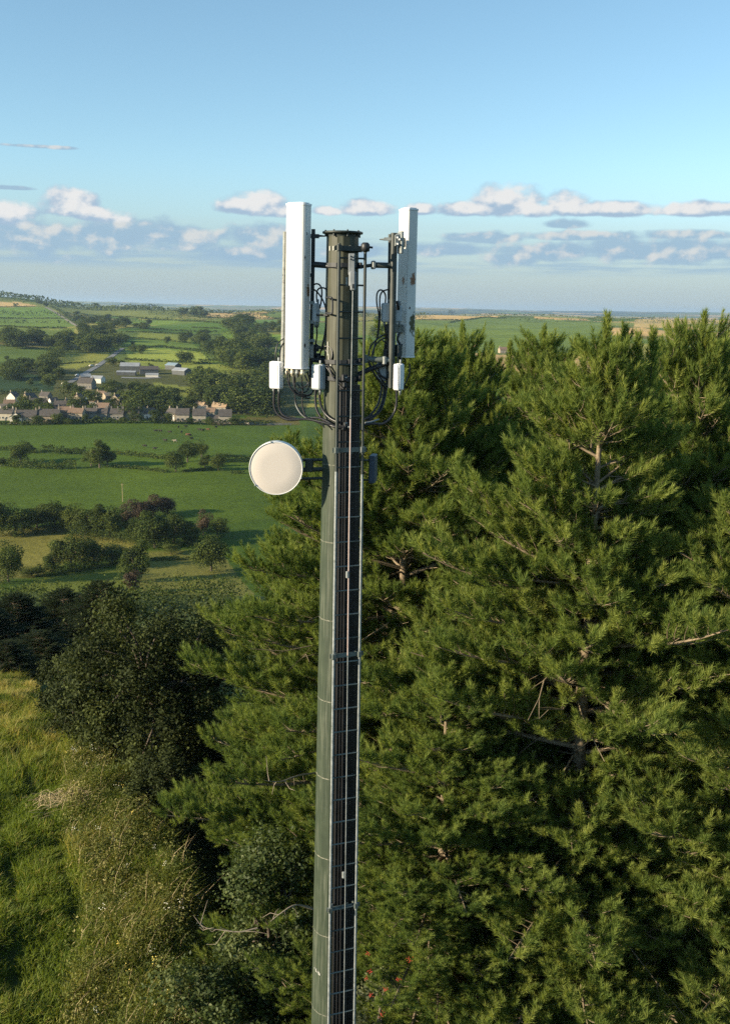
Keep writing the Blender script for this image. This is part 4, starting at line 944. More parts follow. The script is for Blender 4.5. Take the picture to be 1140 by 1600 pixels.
# tall weeds
x, y = scatter([(105, 1190), (150, 1180), (215, 1245), (310, 1400), (345, 1480), (350, 1760), (90, 1760), (100, 1560), (140, 1420), (95, 1300)], 30, rng)
z = hgt(x, y); n = len(x); hh = (.30 + .75 * rng.random(n) ** 1.6) * (.45 + .95 * lump(x, y, 1.6, 3)); dx, dy = rng.normal(size=(2, n)) * .22 + .06
kk = rng.random(n) < .30; V1, F1, T1 = blades(x[kk], y[kk], (hh[kk] + .25) * 1.15, .008, .8 + rng.normal(size=int(kk.sum())) * .15, rng, .12)
per = 38; t = .15 + .9 * rng.random((n, per)); sp = .10 + .16 * (1 - t)
Pp = np.stack([x[:, None] + .1 * hh[:, None] * t + rng.normal(size=(n, per)) * sp, y[:, None] + rng.normal(size=(n, per)) * sp, z[:, None] + hh[:, None] * t], 2).reshape(-1, 3)
pl_t = np.repeat(.08 + .5 * lump(x, y, .9, 5) + rng.normal(size=n) * .16, per) + rng.normal(size=n * per) * .1 + (rng.random(n * per) < .06) * .4
V2, F2 = leaf_quads(Pp, rng.normal(size=(len(Pp), 3)) + np.array((0, 0, .5)), .085, rng, .35)
o = link('tall_weeds', arr_mesh('tall_weeds', V2, F2, MT['weed'], tint=np.repeat(np.clip(pl_t, 0, 1), 4))); tag(o, 'olive brown tall weeds between the grass and the bushes', kind='stuff')
o = link('weed_stalks', arr_mesh('weed_stalks', V1, F1, MT['straw'], tint=T1)); tag(o, 'thin dry stalks standing among the tall weeds', kind='stuff')
xg, yg = scatter([(95, 1150), (150, 1170), (215, 1245), (310, 1400), (345, 1490), (340, 1760), (100, 1760), (105, 1560), (130, 1420), (95, 1300)], 330, rng); ng = len(xg); lg = lump(xg, yg, 1.2, 7)
V3, F3, T3 = blades(xg, yg, (.35 + .5 * rng.random(ng)) * (.5 + .8 * lg), .009, .30 + .5 * lump(xg, yg, .7, 4) + rng.normal(size=ng) * .16, rng, .3)
tag(link('dry_grass', arr_mesh('dry_grass', V3, F3, MT['grass'], tint=T3)), 'rough drying grass growing through the tall weeds', kind='stuff')
mb1, mb2 = MB(), MB(); rd = random.Random(12)
for i in range(46):                                             # flower heads, white and yellow
    k = rd.randrange(n); c = Vector((x[k], y[k], z[k] + hh[k] + .05)); m_ = mb1 if i % 3 else mb2
    for j in range(7): m_.lathe([(0, .012), (.022, 0), (0, -.012)], 5, Matrix.Translation(c + Vector((rd.gauss(0, .05), rd.gauss(0, .05), rd.gauss(0, .07)))))
MT['petal'] = paint('pale_flower', (.55, .54, .44), (.68, .66, .55), .9, 9); MT['petal_y'] = paint('yellow_flower', (.6, .46, .08), (.7, .56, .15), .9, 9)
tag(mb1.build('wild_flowers', MT['petal']), 'scattered pale flower heads above the tall weeds', kind='stuff'); tag(mb2.build('wild_flowers', MT['petal_y']), 'scattered yellow flower heads above the tall weeds', kind='stuff')
# fern and litter in the shaded hollow
x, y = scatter([(190, 1180), (330, 1170), (420, 1180), (420, 1420), (320, 1440), (230, 1290)], 26, rng); n = len(x); per = 30
Pp = np.stack([x[:, None] + rng.normal(size=(n, per)) * .16, y[:, None] + rng.normal(size=(n, per)) * .16, (hgt(x, y) + .1)[:, None] + rng.random((n, per)) * (.2 + .5 * rng.random(n))[:, None]], 2).reshape(-1, 3)
V2, F2 = leaf_quads(Pp, rng.normal(size=(len(Pp), 3)) + np.array((0, 0, .8)), .11, rng, .4); o = link('undergrowth', arr_mesh('undergrowth', V2, F2, MT['leaf_dark'], tint=rng.uniform(.1, .7, len(V2)))); tag(o, 'dark undergrowth on the shaded ground below the trees', kind='stuff')
mb = MB(); rd = random.Random(9); c0 = ground(98, 1258)                # heap of dry cut stalks
for i in range(240):
    c = c0 + Vector((rd.gauss(.15, .55), rd.gauss(.1, .42), 0)); c.z = float(hgt(c.x, c.y)) + rd.uniform(.12, .42); d = Vector((rd.gauss(.5, .5), rd.gauss(.3, .4), rd.gauss(.1, .25))).normalized() * rd.uniform(.25, .6); mb.tube([c - d * .5, c + Vector((0, 0, .03)), c + d * .5], .008, 3, cap=False)
o = mb.build('dry_stalk_heap', MT['straw']); tag(o, 'small heap of dry brown stalks lying on the green grass bank', kind='stuff')

# ------------------------------------------------------------------ the valley: hedgerow trees
NEARROW = [  # base px, base py, height, width (photograph pixels), kind, label
 (-8,838,62,50,'near','dark hedgerow tree cut by the picture edge above the olive meadow'), (26,836,46,52,'near','rounded dark hedgerow tree second from the picture edge above the olive meadow'),
 (58,824,36,46,'near','low sloping hedgerow bush where the long hedge begins'), (86,828,46,50,'near','broad hedgerow tree with a flat top in the long hedge'), (108,831,42,40,'near','sunlit olive hedgerow tree in the middle of the long hedge'),
 (128,834,44,46,'near','mid green hedgerow tree before the dip of the long hedge'), (150,838,52,44,'near','tall dark hedgerow tree at the bend of the long hedge'), (172,840,50,40,'near','large round olive tree at the end of the long hedge'), (134,838,30,30,'near','small dark bush low in the long hedge'),
 (196,822,30,24,'russet','reddish brown upright bush nearest the long hedge'), (218,812,30,36,'russet','reddish brown bush in the middle of the russet clump'), (240,806,30,34,'russet','tallest reddish brown bush of the russet clump'), (262,802,26,28,'russet','dark russet bush at the pasture end of the clump'),
 (208,842,32,30,'near','dull round bush beside the pale green crown'), (243,856,60,62,'near','large pale green tree catching the sun below the russet bushes'), (272,848,46,44,'near','dark tree tucked behind the pale green crown'), (290,845,38,40,'near','dark hedgerow tree between the pale crown and the striped meadow'),
 (318,836,36,24,'russet','narrow russet tree standing above the dark hedge'), (300,848,26,32,'near','low dark bush under the narrow russet tree'), (340,840,32,34,'near','hedgerow bush against the pine boughs'), (268,866,18,30,'near','shadowed scrub under the pale green tree'),
 (112,890,56,54,'near','large rounded tree standing in the middle of the olive meadow'), (82,893,30,34,'near','dark bush beside the large rounded meadow tree'), (148,884,44,38,'near','olive tree in the hedge across the low meadow'), (176,880,32,44,'near','dark hedge bush across the low meadow'),
 (14,909,60,52,'near','olive tree at the picture edge in the low meadow'), (212,908,66,54,'near','grey green tree in front of the striped meadow'), (330,892,60,56,'near','spreading tree with a bare dark trunk in the striped meadow'), (204,925,34,28,'russet','russet bush at the foot of the grey green tree'),
 (50,900,14,34,'near','low dark scrub at the hedge end in the low meadow'), (156,731,44,38,'near','tallest rounded tree of the trio in the cross hedge'), (143,728,28,30,'near','lower tree of the trio at the near side of the cross hedge'), (168,729,30,24,'near','narrow dark tree of the trio in the cross hedge'),
 (32,724,30,32,'near','lone thin tree in the cross hedge near the picture edge'), (46,706,14,24,'near','bush at the end of the upper cross hedge'), (275,737,34,32,'near','round dark tree in front of the five by the cows'), (293,722,34,36,'near','tall tree at the back of the five by the cows'),
 (315,714,24,26,'near','dark tree behind the five by the cows'), (320,730,20,22,'near','small dark bush between the five by the cows'), (341,735,28,26,'near','olive tree with a pale trunk at the end of the five by the cows'), (2,728,14,16,'near','dark bush at the picture edge in the cross hedge'),
]
for q in NEARROW: far_tree(*q[:5], label=q[5], group='trees of the near fields')
HILL = [
 (291,569,20,30,'mid','lone round tree in the bright green field behind the farm'), (222,553,15,15,'mid','round tree at the upper road end'), (207,552,13,12,'mid','small tree beside the road top'), (92,594,20,26,'mid','pale round tree beside the lower road'), (78,607,22,24,'mid','dark round tree where the road meets the village'),
 (262,537,12,10,'mid','single small tree in the middle hillside field'), (286,536,13,12,'mid','single tree by the upper hedge corner'), (190,575,13,16,'mid','tree behind the big farm barn'), (174,572,14,18,'mid','leafy tree beside the road above the farm'), (48,602,10,12,'low','small bush alone in the dark green field'),
 (11,562,6,8,'low','tiny bush in the field below the hill wood'), (150,482,9,8,'low','tree beside the lane at the hill crest'), (72,480,9,8,'low','dark tree by the stubble field'), (62,476,8,12,'low','low trees at the end of the stubble field'), (25,479,5,7,'low','bush on the edge of the stubble field'),
 (590,532,25,34,'mid','dark domed tree seen through the right-hand cables'), (704,492,9,10,'low','lone round tree on the far skyline ridge'), (590,500,8,10,'low','small tree behind the ladder on the far ridge'),
 (415,540,14,14,'mid','tree beside the small orange roofed house'), (208,541,8,6,'low','small tree in the yellow green strip field'), (300,595,14,14,'mid','tree beside the blue roofed sheds'), (236,575,8,8,'low','bush behind the farm roofs'),
]
for q in HILL: far_tree(*q[:5], label=q[5], group='single trees on the far hillside', parts=False)
def understorey(poly, n, h, leaf, seed, label):
    rng = np.random.default_rng(seed); a = np.array(poly, float); lo, hi = a.min(0), a.max(0); Pp = []
    for k in range(n):
        px, py = rng.uniform(lo[0], hi[0]), rng.uniform(lo[1], hi[1])
        if inpoly(np.array([px]), np.array([py]), poly)[0]: Pp.append(tuple(ground(px, py)))
    c = np.repeat(np.array(Pp), 60, 0); m = len(c); c = c + rng.normal(size=(m, 3)) * (h * .8, h * .8, 0); c[:, 2] = hgt(c[:, 0], c[:, 1]) + rng.random(m) * h
    V, Fc = leaf_quads(c, rng.normal(size=(m, 3)) + np.array((0, 0, .7)), leaf, rng, .8)
    o = link('undergrowth', arr_mesh('undergrowth', V, Fc, MT['leaf_far'], tint=np.repeat(np.clip(np.repeat(rng.uniform(.05, .5, len(Pp)), 60) + rng.normal(size=m) * .1, 0, 1), 4))); tag(o, label, kind='stuff')
def wood(poly, n, hr, kind, label, group, seed, wk=1.0, hm=None):
    """trees standing in an outline given in photograph pixels; heights in metres"""
    rng = np.random.default_rng(seed); a = np.array(poly, float); lo, hi = a.min(0), a.max(0); k = 0; tries = 0
    while k < n and tries < 4000:
        tries += 1; px, py = rng.uniform(lo[0], hi[0]), rng.uniform(lo[1], hi[1])
        if not inpoly(np.array([px]), np.array([py]), poly)[0]: continue
        p = ground(px, py); m = mpp(p); h = rng.uniform(*hr) / m; far_tree(px, py, h, h * rng.uniform(1.0, 1.6) * wk, kind, label, group, parts=False, pos=p); k += 1
WG = 'woodland trees beyond the village'
wood([(5,545),(40,545),(42,535),(5,533)], 6, (13, 20), 'mid', 'dark crown in the round copse at the picture edge below the hill fields', WG, 1)
wood([(46,542),(82,540),(84,530),(50,532)], 7, (11, 17), 'mid', 'dark crown in the copse between the hill fields and the big wood', WG, 2)
wood([(78,555),(130,555),(190,548),(182,528),(140,520),(118,530),(84,536)], 26, (11, 20), 'mid', 'dark crown in the big wood around the hillside house', WG, 3)
wood([(112,505),(150,512),(230,520),(275,516),(215,504),(150,496),(105,490)], 22, (8, 14), 'mid', 'small dark tree in the long tree belt across the upper hillside', WG, 4)
wood([(330,560),(360,580),(420,588),(430,560),(405,530),(368,512),(335,530),(312,545)], 32, (13, 22), 'mid', 'crown in the large wood on the slope beside the sunlit antenna', WG, 5)
wood([(300,618),(330,640),(428,655),(436,610),(400,590),(330,588),(300,598)], 28, (11, 18), 'mid', 'crown in the wood behind the end of the village', WG, 6)
wood([(285,532),(318,540),(330,525),(320,520)], 8, (7, 12), 'mid', 'tree in the hedge joining the large wood', WG, 7)
wood([(355,515),(400,512),(400,500),(380,498),(362,505)], 8, (12, 20), 'mid', 'tree at the top end of the large wood', WG, 8)
wood([(270,494),(318,496),(316,484),(280,484)], 11, (12, 20), 'low', 'dark tree in the copse under the skyline', WG, 9)
wood([(0,598),(80,596),(82,580),(0,578)], 10, (9, 14), 'mid', 'dark tree in the low wood between the two dark green fields', WG, 10)
wood([(396,520),(440,530),(440,510),(410,505)], 7, (9, 15), 'mid', 'tree behind the sunlit antenna on the far slope', WG, 11)
understorey([(78,558),(130,557),(190,550),(182,528),(140,520),(118,530),(84,536)], 110, 6, 1.5, 201, 'undergrowth of the big wood around the hillside house')
understorey([(330,560),(360,580),(420,588),(430,560),(405,530),(368,512),(335,530),(312,545)], 150, 7, 1.5, 202, 'undergrowth of the large wood on the slope')
understorey([(300,618),(330,640),(428,655),(436,610),(400,590),(330,588),(300,598)], 140, 6, 1.3, 203, 'undergrowth of the wood behind the village end')
understorey([(0,652),(60,628),(100,612),(130,615),(190,602),(255,617),(300,640),(300,652)], 90, 3, .9, 204, 'garden hedges and shrubs between the village houses')
VG = 'village trees'
for px, py, h, w, lab in ((26,662,15,16,'round garden tree before the picture-edge cottages'),(60,663,14,18,'dark tree in front of the second dark roofed house'),(90,662,17,18,'leafy tree breaking the front row before the wide cream house'),(110,663,9,12,'small round tree beside the wide cream house'),(134,661,14,13,'slim tree at the end of the wide cream house'),(152,660,10,12,'small tree before the grey terrace end'),(192,660,9,14,'low round tree before the middle of the long terrace'),(213,660,18,20,'tall leafy tree at the far end of the long terrace'),(243,661,22,22,'large tree between terrace and modern row'),(262,662,17,18,'dark tree at the start of the modern row'),(298,663,11,12,'small tree between the first two modern houses'),(326,664,12,13,'tree beside the low garage of the modern row'),(366,664,14,20,'spreading tree past the last modern house')):
    far_tree(px, py, h, w, 'mid', lab, VG, parts=False)
wood([(0,650),(60,625),(100,612),(130,615),(190,600),(255,615),(300,640),(300,655),(0,658)], 44, (5, 10), 'mid', 'garden tree among the village houses', VG, 12)
wood([(200,650),(260,650),(262,628),(215,612)], 12, (8, 13), 'mid', 'tall tree behind the middle of the village', VG, 13)
# the wooded hill top that reads as one mass, and far hedgerows
def leafmass(name, pts3, spread, hgt_, leaf, n, mat, seed, label, kind='stuff', cat=None, group=None):
    rng = np.random.default_rng(seed); Pn = np.array([tuple(p) for p in pts3]); seg = np.linalg.norm(np.diff(Pn, axis=0), axis=1); cum = np.concatenate([[0], np.cumsum(seg)]); t = rng.random(n) * cum[-1]
    c = np.stack([np.interp(t, cum, Pn[:, i]) for i in range(3)], 1); f = (t / max(leaf * 3.5, .1)).astype(int); hv = .65 + .6 * hash2(f, f * 0 + seed); u = rng.random(n) ** .7
    w = spread * (1 - .55 * u) * rng.normal(size=n) * .5; d = norm(np.diff(Pn, axis=0)); k = np.clip(np.searchsorted(cum, t) - 1, 0, len(d) - 1); s = np.stack([-d[k, 1], d[k, 0], 0 * w], 1)
    c = c + s * w[:, None]; c[:, 2] = hgt(c[:, 0], c[:, 1]) + u * hgt_ * hv
    V, Fc = leaf_quads(c, rng.normal(size=(n, 3)) + s * np.sign(w)[:, None] * .6 + np.array((0, 0, .6)), leaf, rng, .8)
    o = link(name, arr_mesh(name, V, Fc, mat, tint=np.repeat(np.clip(.2 + .4 * hash2(f, f * 0 + 9) + rng.normal(size=n) * .12, 0, 1), 4))); tag(o, label, cat, group, kind); return o
ridge = [Vector((x, 2780 - .1 * x, 0)) for x in np.linspace(-1900, -560, 20)]
leafmass('hilltop_wood', ridge, 130, 15, 5.0, 5200, MT['leaf_far'], 3, 'dark wood along the top of the far hill')
leafmass('hilltop_wood', [Vector((x, 2950, 0)) for x in np.linspace(-700, 160, 12)], 40, 9, 3.4, 2600, MT['leaf_far'], 4, 'thin line of trees along the far ridge')
leafmass('hilltop_wood', [Vector((x, 3150, 0)) for x in np.linspace(150, 1300, 12)], 30, 7, 3.4, 1500, MT['leaf_far'], 6, 'broken line of hedges along the far ridge behind the pines')
for k, (x0, x1, y0, n_, hh) in enumerate(((-830, -330, 2150, 900, 9), (-520, -180, 2480, 900, 10), (60, 150, 2560, 260, 9), (330, 900, 2700, 800, 9), (-900, -420, 1780, 500, 6))):
    rr = random.Random(k + 60)
    leafmass('ridge_trees', [Vector((x0 + (x1 - x0) * i / 9, y0 + rr.uniform(-60, 60), 0)) for i in range(10)], 26, hh, 2.9, n_, MT['leaf_far'], 60 + k, 'scattered small trees and hedges along the far ridge')
leafmass('garden_shrubs', [ground(*p) for p in ((0, 664), (60, 664), (150, 661), (230, 661), (300, 662), (420, 664))], 5, 2.6, .75, 2600, MT['leaf_far'], 77, 'low garden shrubs along the pasture fence below the village')
leafmass('scrub', [ground(*p) for p in ((-30, 955), (60, 960), (150, 958), (240, 950), (300, 945), (370, 940))], 14, 5.5, .42, 9000, MT['leaf_far'], 91, 'scrub along the foot of the hilltop slope below the meadows')
HED = [
 ([(30,707),(66,708)],1.6,'dark hedge stub at the upper cross hedge'), ([(66,706),(100,709),(135,710)],3.0,'upper cross hedge on the big pasture before the tree trio'), ([(0,727),(40,731),(90,733),(120,732)],3.4,'thick lower cross hedge on the big pasture'), ([(176,709),(215,713),(262,718)],2.0,'thin upper hedge between the tree trio and the five trees'),
 ([(175,731),(215,733),(262,739)],1.4,'low hedge line below the tree trio'), ([(285,738),(335,734)],1.5,'dark hedge under the five trees by the cows'), ([(345,722),(395,722)],3.2,'hedge between the five trees and the microwave dish'), ([(360,740),(382,740)],1.2,'short hedge stub below the five trees'), ([(-20,704),(28,703)],2.0,'hedge reaching in from the picture edge on the big pasture'),
 ([(60,902),(120,894),(200,878),(225,872)],3.0,'hedge across the low olive meadow'), ([(20,840),(110,828)],2.5,'hedge foot along the olive meadow'), ([(110,838),(190,846),(240,858),(330,850)],4.0,'long overgrown hedge between pasture and olive meadow'),
 ([(235,876),(345,873)],.9,'thin dark hedge in the striped meadow'),
 ([(62,572),(84,560),(96,552)],7,'dark tall hedge climbing from the dark field to the big wood'), ([(-20,497),(60,498),(104,498)],2.2,'hedge between the two bright hill fields'), ([(-20,510),(50,513),(105,513)],2.5,'hedge below the bright hill fields'), ([(80,479),(104,493),(124,508)],3.0,'hedge along the hillside lane'), ([(-20,479.5),(56,479)],1.8,'hedge above the bright hill fields'),
 ([(200,545),(255,543),(316,550)],2.6,'hedge above the brightest green field'), ([(195,562),(240,565),(330,569)],2.2,'hedge below the brightest green field'), ([(310,564),(340,564)],1.6,'short dark hedge beside the lone round tree'), ([(205,529),(255,532),(300,537)],1.8,'hedge above the middle hillside field'), ([(190,519),(300,522)],1.8,'hedge along the yellow green strip field'),
 ([(170,512),(260,516),(340,519)],2.4,'hedge across the upper strip fields'), ([(100,489),(200,495),(290,501)],2.4,'hedge under the pale ridge field'), ([(90,480),(200,481),(285,490)],2.2,'hedge along the top of the pale ridge field'), ([(280,502),(350,506),(400,505)],2.6,'hedge between strip fields near the large wood'), ([(318,488),(430,490)],2.6,'hedge above the tan stubble strip'), ([(318,497),(440,498)],2.8,'hedge below the tan stubble strip'),
 ([(300,512),(345,514)],2.2,'short hedge beside the large wood'), ([(-20,540),(60,545)],2.0,'hedge in the green field below the copse'), ([(80,570),(150,566)],1.2,'thin wall line in the yellow green field'), ([(-20,617),(60,614)],3.0,'hedge below the darkest green field'), ([(240,612),(300,613)],2.0,'hedge between the two small paddocks'), ([(555,503),(625,501)],2.0,'hedge seen between mast and green pole'),
 ([(650,500),(716,500)],1.6,'hedge below the stubble behind the pines'), ([(700,505),(720,501),(790,496)],2.4,'diagonal hedge in the far green field'), ([(845,492),(940,498)],3,'hedge at the top of the far green field'),
 ([(180,655.5),(300,658),(430,660)],1.2,'fence hedge between the village and the pasture'), ([(-20,664),(90,662),(180,659)],1.5,'garden hedge below the village cottages'),
]
for k, (pts, h, lab) in enumerate(HED):
    G = []
    P_ = [ground(*p) for p in pts]
    for a, b in zip(P_, P_[1:]):
        for i in range(6): G.append(a.lerp(b, i / 6))
    G.append(P_[-1]); ln = sum((b - a).length for a, b in zip(G, G[1:])); D = P_[0].y; leaf = max(.25, D * .0011)
    n = int(min(7000, max(150, ln * (h * 2 + 1) / (leaf * leaf * .45)))); leafmass('hedge', G, h * .8 + .4, h, leaf, n, MT['leaf_far'], 40 + k, lab, None, 'hedge', 'field hedges')

# ------------------------------------------------------------------ village
MT['stone'] = paint('buff_stone', (.27,.215,.145), (.40,.325,.225), .9, .8, dirt=(.2,.16,.11), dscale=1.5)
MT['render'] = paint('white_render', (.60,.56,.47), (.70,.65,.56), .8, .5); MT['cream'] = paint('cream_render', (.33,.285,.21), (.44,.38,.29), .85, .5)
MT['grime'] = paint('grey_stone', (.15,.135,.11), (.24,.215,.175), .9, .8)
MT['slate'] = paint('dark_slate', (.060,.052,.045), (.10,.085,.072), .9, .7); MT['tile'] = paint('brown_tiles', (.16,.10,.065), (.24,.16,.10), .8, .9); MT['tanroof'] = paint('tan_tiles', (.40,.27,.16), (.52,.37,.23), .85, .9)
MT['tin'] = paint('pale_sheet_roof', (.22,.23,.235), (.36,.37,.375), .6, .15); MT['cladding'] = paint('dark_cladding', (.060,.065,.066), (.10,.105,.10), .8, .5); MT['bluetin'] = paint('blue_grey_roof', (.20,.27,.31), (.30,.37,.40), .4, .3)
MT['pane'] = paint('window_glass', (.02,.025,.03), (.05,.06,.065), .1, 1); MT['frame'] = paint('window_frame', (.40,.39,.36), (.5,.48,.45), .5, 3)
MT['tan'] = MT['tanroof']
def house(px, py, w, d, hw, hr, rz, wall, roof, label, name='house', cat='house', chim=2, win=3, group='village houses'):
    w, d, hw, hr = w * .84, d * .88, hw * .84, hr * .92; p = ground(px, py); o = empty(name, p, RAD(rz)); tag(o, label, cat, group); x, y = w / 2, d / 2
    mb = MB(); v = [(-x,-y,-1),(x,-y,-1),(x,y,-1),(-x,y,-1),(-x,-y,hw),(x,-y,hw),(x,y,hw),(-x,y,hw),(-x,0,hw+hr),(x,0,hw+hr)]
    mb.add(v, [(0,1,5,4),(1,2,6,9,5),(2,3,7,6),(3,0,4,8,7)]); mb.build('wall', MT[wall], o)
    mb = MB(); e, t = .35, .22; s = hr / y; g = [( -y - e, hw - e * s), (0, hw + hr), (y + e, hw - e * s)]
    A = [(a, q, z + .02) for a in (-x - e * .6, x + e * .6) for q, z in g] + [(a, q, z + t) for a in (-x - e * .6, x + e * .6) for q, z in g]
    mb.add(A, [(0,1,4,3),(1,2,5,4),(6,9,10,7),(7,10,11,8),(0,3,9,6),(2,8,11,5),(0,6,7,1),(1,7,8,2),(3,4,10,9),(4,5,11,10)]); rf = mb.build('roof', MT[roof], o)
    for k in range(chim):
        cx = (-x + .6) if k == 0 else (x - .6) if k == 1 else (-x + (2 * x) * (k - 1) / (chim - 1)); mb = MB(); mb.box((cx, 0, hw + hr + .45), (.7, .55, 1.5)); mb.tube([(cx, 0, hw + hr + 1.2), (cx, 0, hw + hr + 1.6)], .14, 6); mb.build('chimney', MT[wall if wall != 'render' else 'stone'], rf)
    for k in range(win):
        wx = -x + w * (k + .5) / win
        for zz in ((1.5, 4.0) if hw > 4.4 else (1.5,)):
            mb = MB(); mb.box((wx, -y - .02, zz), (1.25, .08, 1.25)); f = mb.build('window', MT['frame'], o); mb = MB(); mb.box((wx, -y - .05, zz), (1.0, .06, 1.0)); mb.build('pane', MT['pane'], f)
    if win and win > 1: mb = MB(); mb.box((x * .12, -y - .02, .4), (1.0, .1, 2.1)); mb.build('door', MT['cladding'], o)
    return o
H_ = [
 (12,656,10,7,4.8,2.6,-6,'cream','slate','low cream cottage pair at the picture edge in the front row',3,4), (28,661,5.5,8,4.0,2.6,82,'render','slate','small white gable end beside the cream cottage pair',1,1), (42,660.5,14,8,4.6,3.4,6,'stone','slate','long dark roofed house with a sunlit gable, second in the front row',2,3),
 (78,660,14,8,4.8,3.6,4,'stone','slate','dark roofed house with a bright tan gable in the front row',2,3), (104,652,11,7,4.4,2.6,2,'grime','tile','brown roofed cottage behind the front row',2,2), (121,656,10,8,5.2,2.4,-4,'stone','tile','wide cream fronted house with a tan roof in the front row',2,4),
 (143,655,9,7,4.6,2.6,0,'grime','slate','grey terrace end beside the cream fronted house',2,2), (158,655,10,7,4.6,2.6,2,'grime','slate','grey stone house next to the long terrace',2,2), (180,655.5,13,7,4.6,2.6,1,'grime','slate','near half of the long grey stone terrace',4,5), (204,656,13,7,4.6,2.6,1,'grime','slate','far half of the long grey stone terrace',4,5),
 (222,655,8,8,4.2,3.6,70,'render','slate','white gabled cottage in front of the tall village trees',1,1), (236,652,6,7,3.6,2.6,40,'render','slate','small white cottage half hidden by the tall village trees',1,1), (272,656.5,9,8,4.6,3.2,-35,'render','slate','pale gabled house at the start of the modern row',1,2), (286,658,9,8,5.0,3.4,4,'cream','slate','first slate roofed house of the modern row with twin windows',1,3),
 (312,659,9,8,5.0,3.6,5,'cream','slate','middle slate roofed house of the modern row with a bright gable wall',1,3), (352,660.5,9,8,5.2,3.6,6,'cream','slate','last slate roofed house of the modern row with a tall white gable',1,3), (334,660,8,7,2.6,2.2,8,'grime','slate','low garage between the modern houses',0,0),
 (314,640,10,8,4.8,2.6,-20,'stone','tan','tan house with several roofs behind the modern row',1,3), (318,645,7,6,3.4,2.0,-15,'stone','tan','lower wing of the tan house behind the modern row',0,2), (344,644,11,8,4.2,2.4,-8,'cream','tan','pale bungalow with a pinkish roof behind the modern row',1,3),
 (22,628,8,7,4.2,3.2,75,'render','slate','white gabled house behind the picture-edge cottages',1,1), (16,637,8,6,3.4,2.2,10,'render','tile','low pale cottage under the white gabled house',1,2), (47,632,9,8,4.8,3.4,60,'stone','slate','cream gabled house in the back row',1,1), (60,641,12,8,4.8,3.6,14,'stone','slate','large dark roofed house in the back row with a sunlit gable',2,2), (84,632,6,5,3.0,2.0,40,'render','slate','tiny white shed among the back gardens',0,1),
 (96,642,9,7,4.2,2.8,8,'grime','slate','dark stone house in the back row beside the garden trees',1,2), (124,632,6,7,4.4,3.2,72,'stone','tile','tan gabled house beside the glasshouses',1,1), (134,630,9,6,2.4,1.4,0,'cladding','bluetin','low blue roofed glasshouse in the back gardens',0,0), (160,621,9,7,3.2,1.8,-10,'render','tile','white bungalow with a brown roof below the farm',1,2), (168,624,6,6,3.0,2.0,40,'stone','tan','small orange cottage below the farm',0,1),
 (162,645,9,7,4.2,2.6,-6,'stone','tile','brown roofed cottage behind the long terrace',1,3), (183,634,7,8,5.0,3.2,74,'stone','slate','lone house with a bright gable above the terrace',1,1), (208,633,7,7,3.8,2.6,30,'render','tile','pale house half hidden behind the terrace',1,1), (210,640,8,6,3.4,2.2,-10,'grime','slate','grey cottage directly behind the far terrace',1,2),
 (136,607,13,9,5.2,3.6,-10,'grime','slate','large grey farmhouse with twin gables below the road',2,4), (143,549,9,8,4.2,3.0,20,'stone','tile','tan farmhouse in front of the big hillside wood',1,1), (150,546,10,7,3.8,2.4,12,'stone','tile','long tan barn beside the hillside farmhouse',0,0), (114,545,6,5,3.4,2.0,50,'stone','tan','small stone hut at the edge of the big hillside wood',0,0),
 (418,541,9,8,4.8,3.6,-20,'stone','tan','small orange roofed house in the wood beside the sunlit antenna',1,1), (640,528,14,9,4.8,3,10,'stone','tile','far farmhouse roof between the pine tops',1,2), (6,644,8,6,3.4,2.2,-12,'grime','slate','grey cottage above the picture-edge cottage pair',1,2), (34,645,7,6,3.2,2.2,20,'stone','tile','small tan cottage in the middle back gardens',1,2), (72,625,8,6,3.6,2.4,-18,'grime','slate','dark cottage on the upper village edge',1,2), (110,636,7,6,3.4,2.2,35,'stone','slate','narrow stone cottage between the back gardens',1,1), (150,633,7,6,3.2,2.0,-24,'grime','tile','brown roofed cottage below the white bungalow',1,2), (196,647,7,6,3.4,2.4,15,'stone','slate','small stone cottage close behind the terrace middle',1,2), (246,645,7,6,3.2,2.2,-14,'render','slate','pale cottage among the tall village trees',1,1), (330,650,7,6,3.4,2.2,-10,'stone','tile','small tan cottage behind the modern garage',1,2), (176,617,7,6,3.2,2.0,22,'grime','slate','grey cottage below the farm lane',1,1),
 (787,552,14,9,4.8,3,10,'stone','tile','lone farm roof between two pine tops',1,2),
]
for q in H_: house(*q[:9], label=q[9], chim=q[10], win=q[11])
BN = [(204,580,19,13,5.4,2.8,6,'cladding','tin','large dark farm barn with a pale sheet roof'), (198,586,18,7,3.0,1.0,4,'cladding','tin','low pale roofed lean-to in front of the large barn'), (233,584,18,12,4.6,2.6,14,'cladding','slate','dark roofed farm barn in the middle of the yard'), (238,589,12,5,2.4,1.0,6,'render','tin','long white trailer shed below the middle barn'), (271,577,13,10,4.4,2.0,-28,'cladding','bluetin','blue roofed shed nearest the lone round tree'), (284,585,16,10,4.0,2.2,-30,'cladding','tin','white roofed shed at the end of the farm'),
      (134,594,9,7,3.6,2.0,24,'cladding','tin','pale roofed outbuilding behind the grey farmhouse'), (153,598,11,8,4.0,2.0,-14,'render','tin','white outbuilding beside the grey farmhouse'), (237,478,16,10,5,2,5,'render','tin','white farm shed on the far skyline'), (188,479,10,8,4,2,5,'render','slate','tiny white house on the far ridge')]
for q in BN: house(*q[:9], label=q[9], name='barn', cat='barn', chim=0, win=0, group='farm buildings')
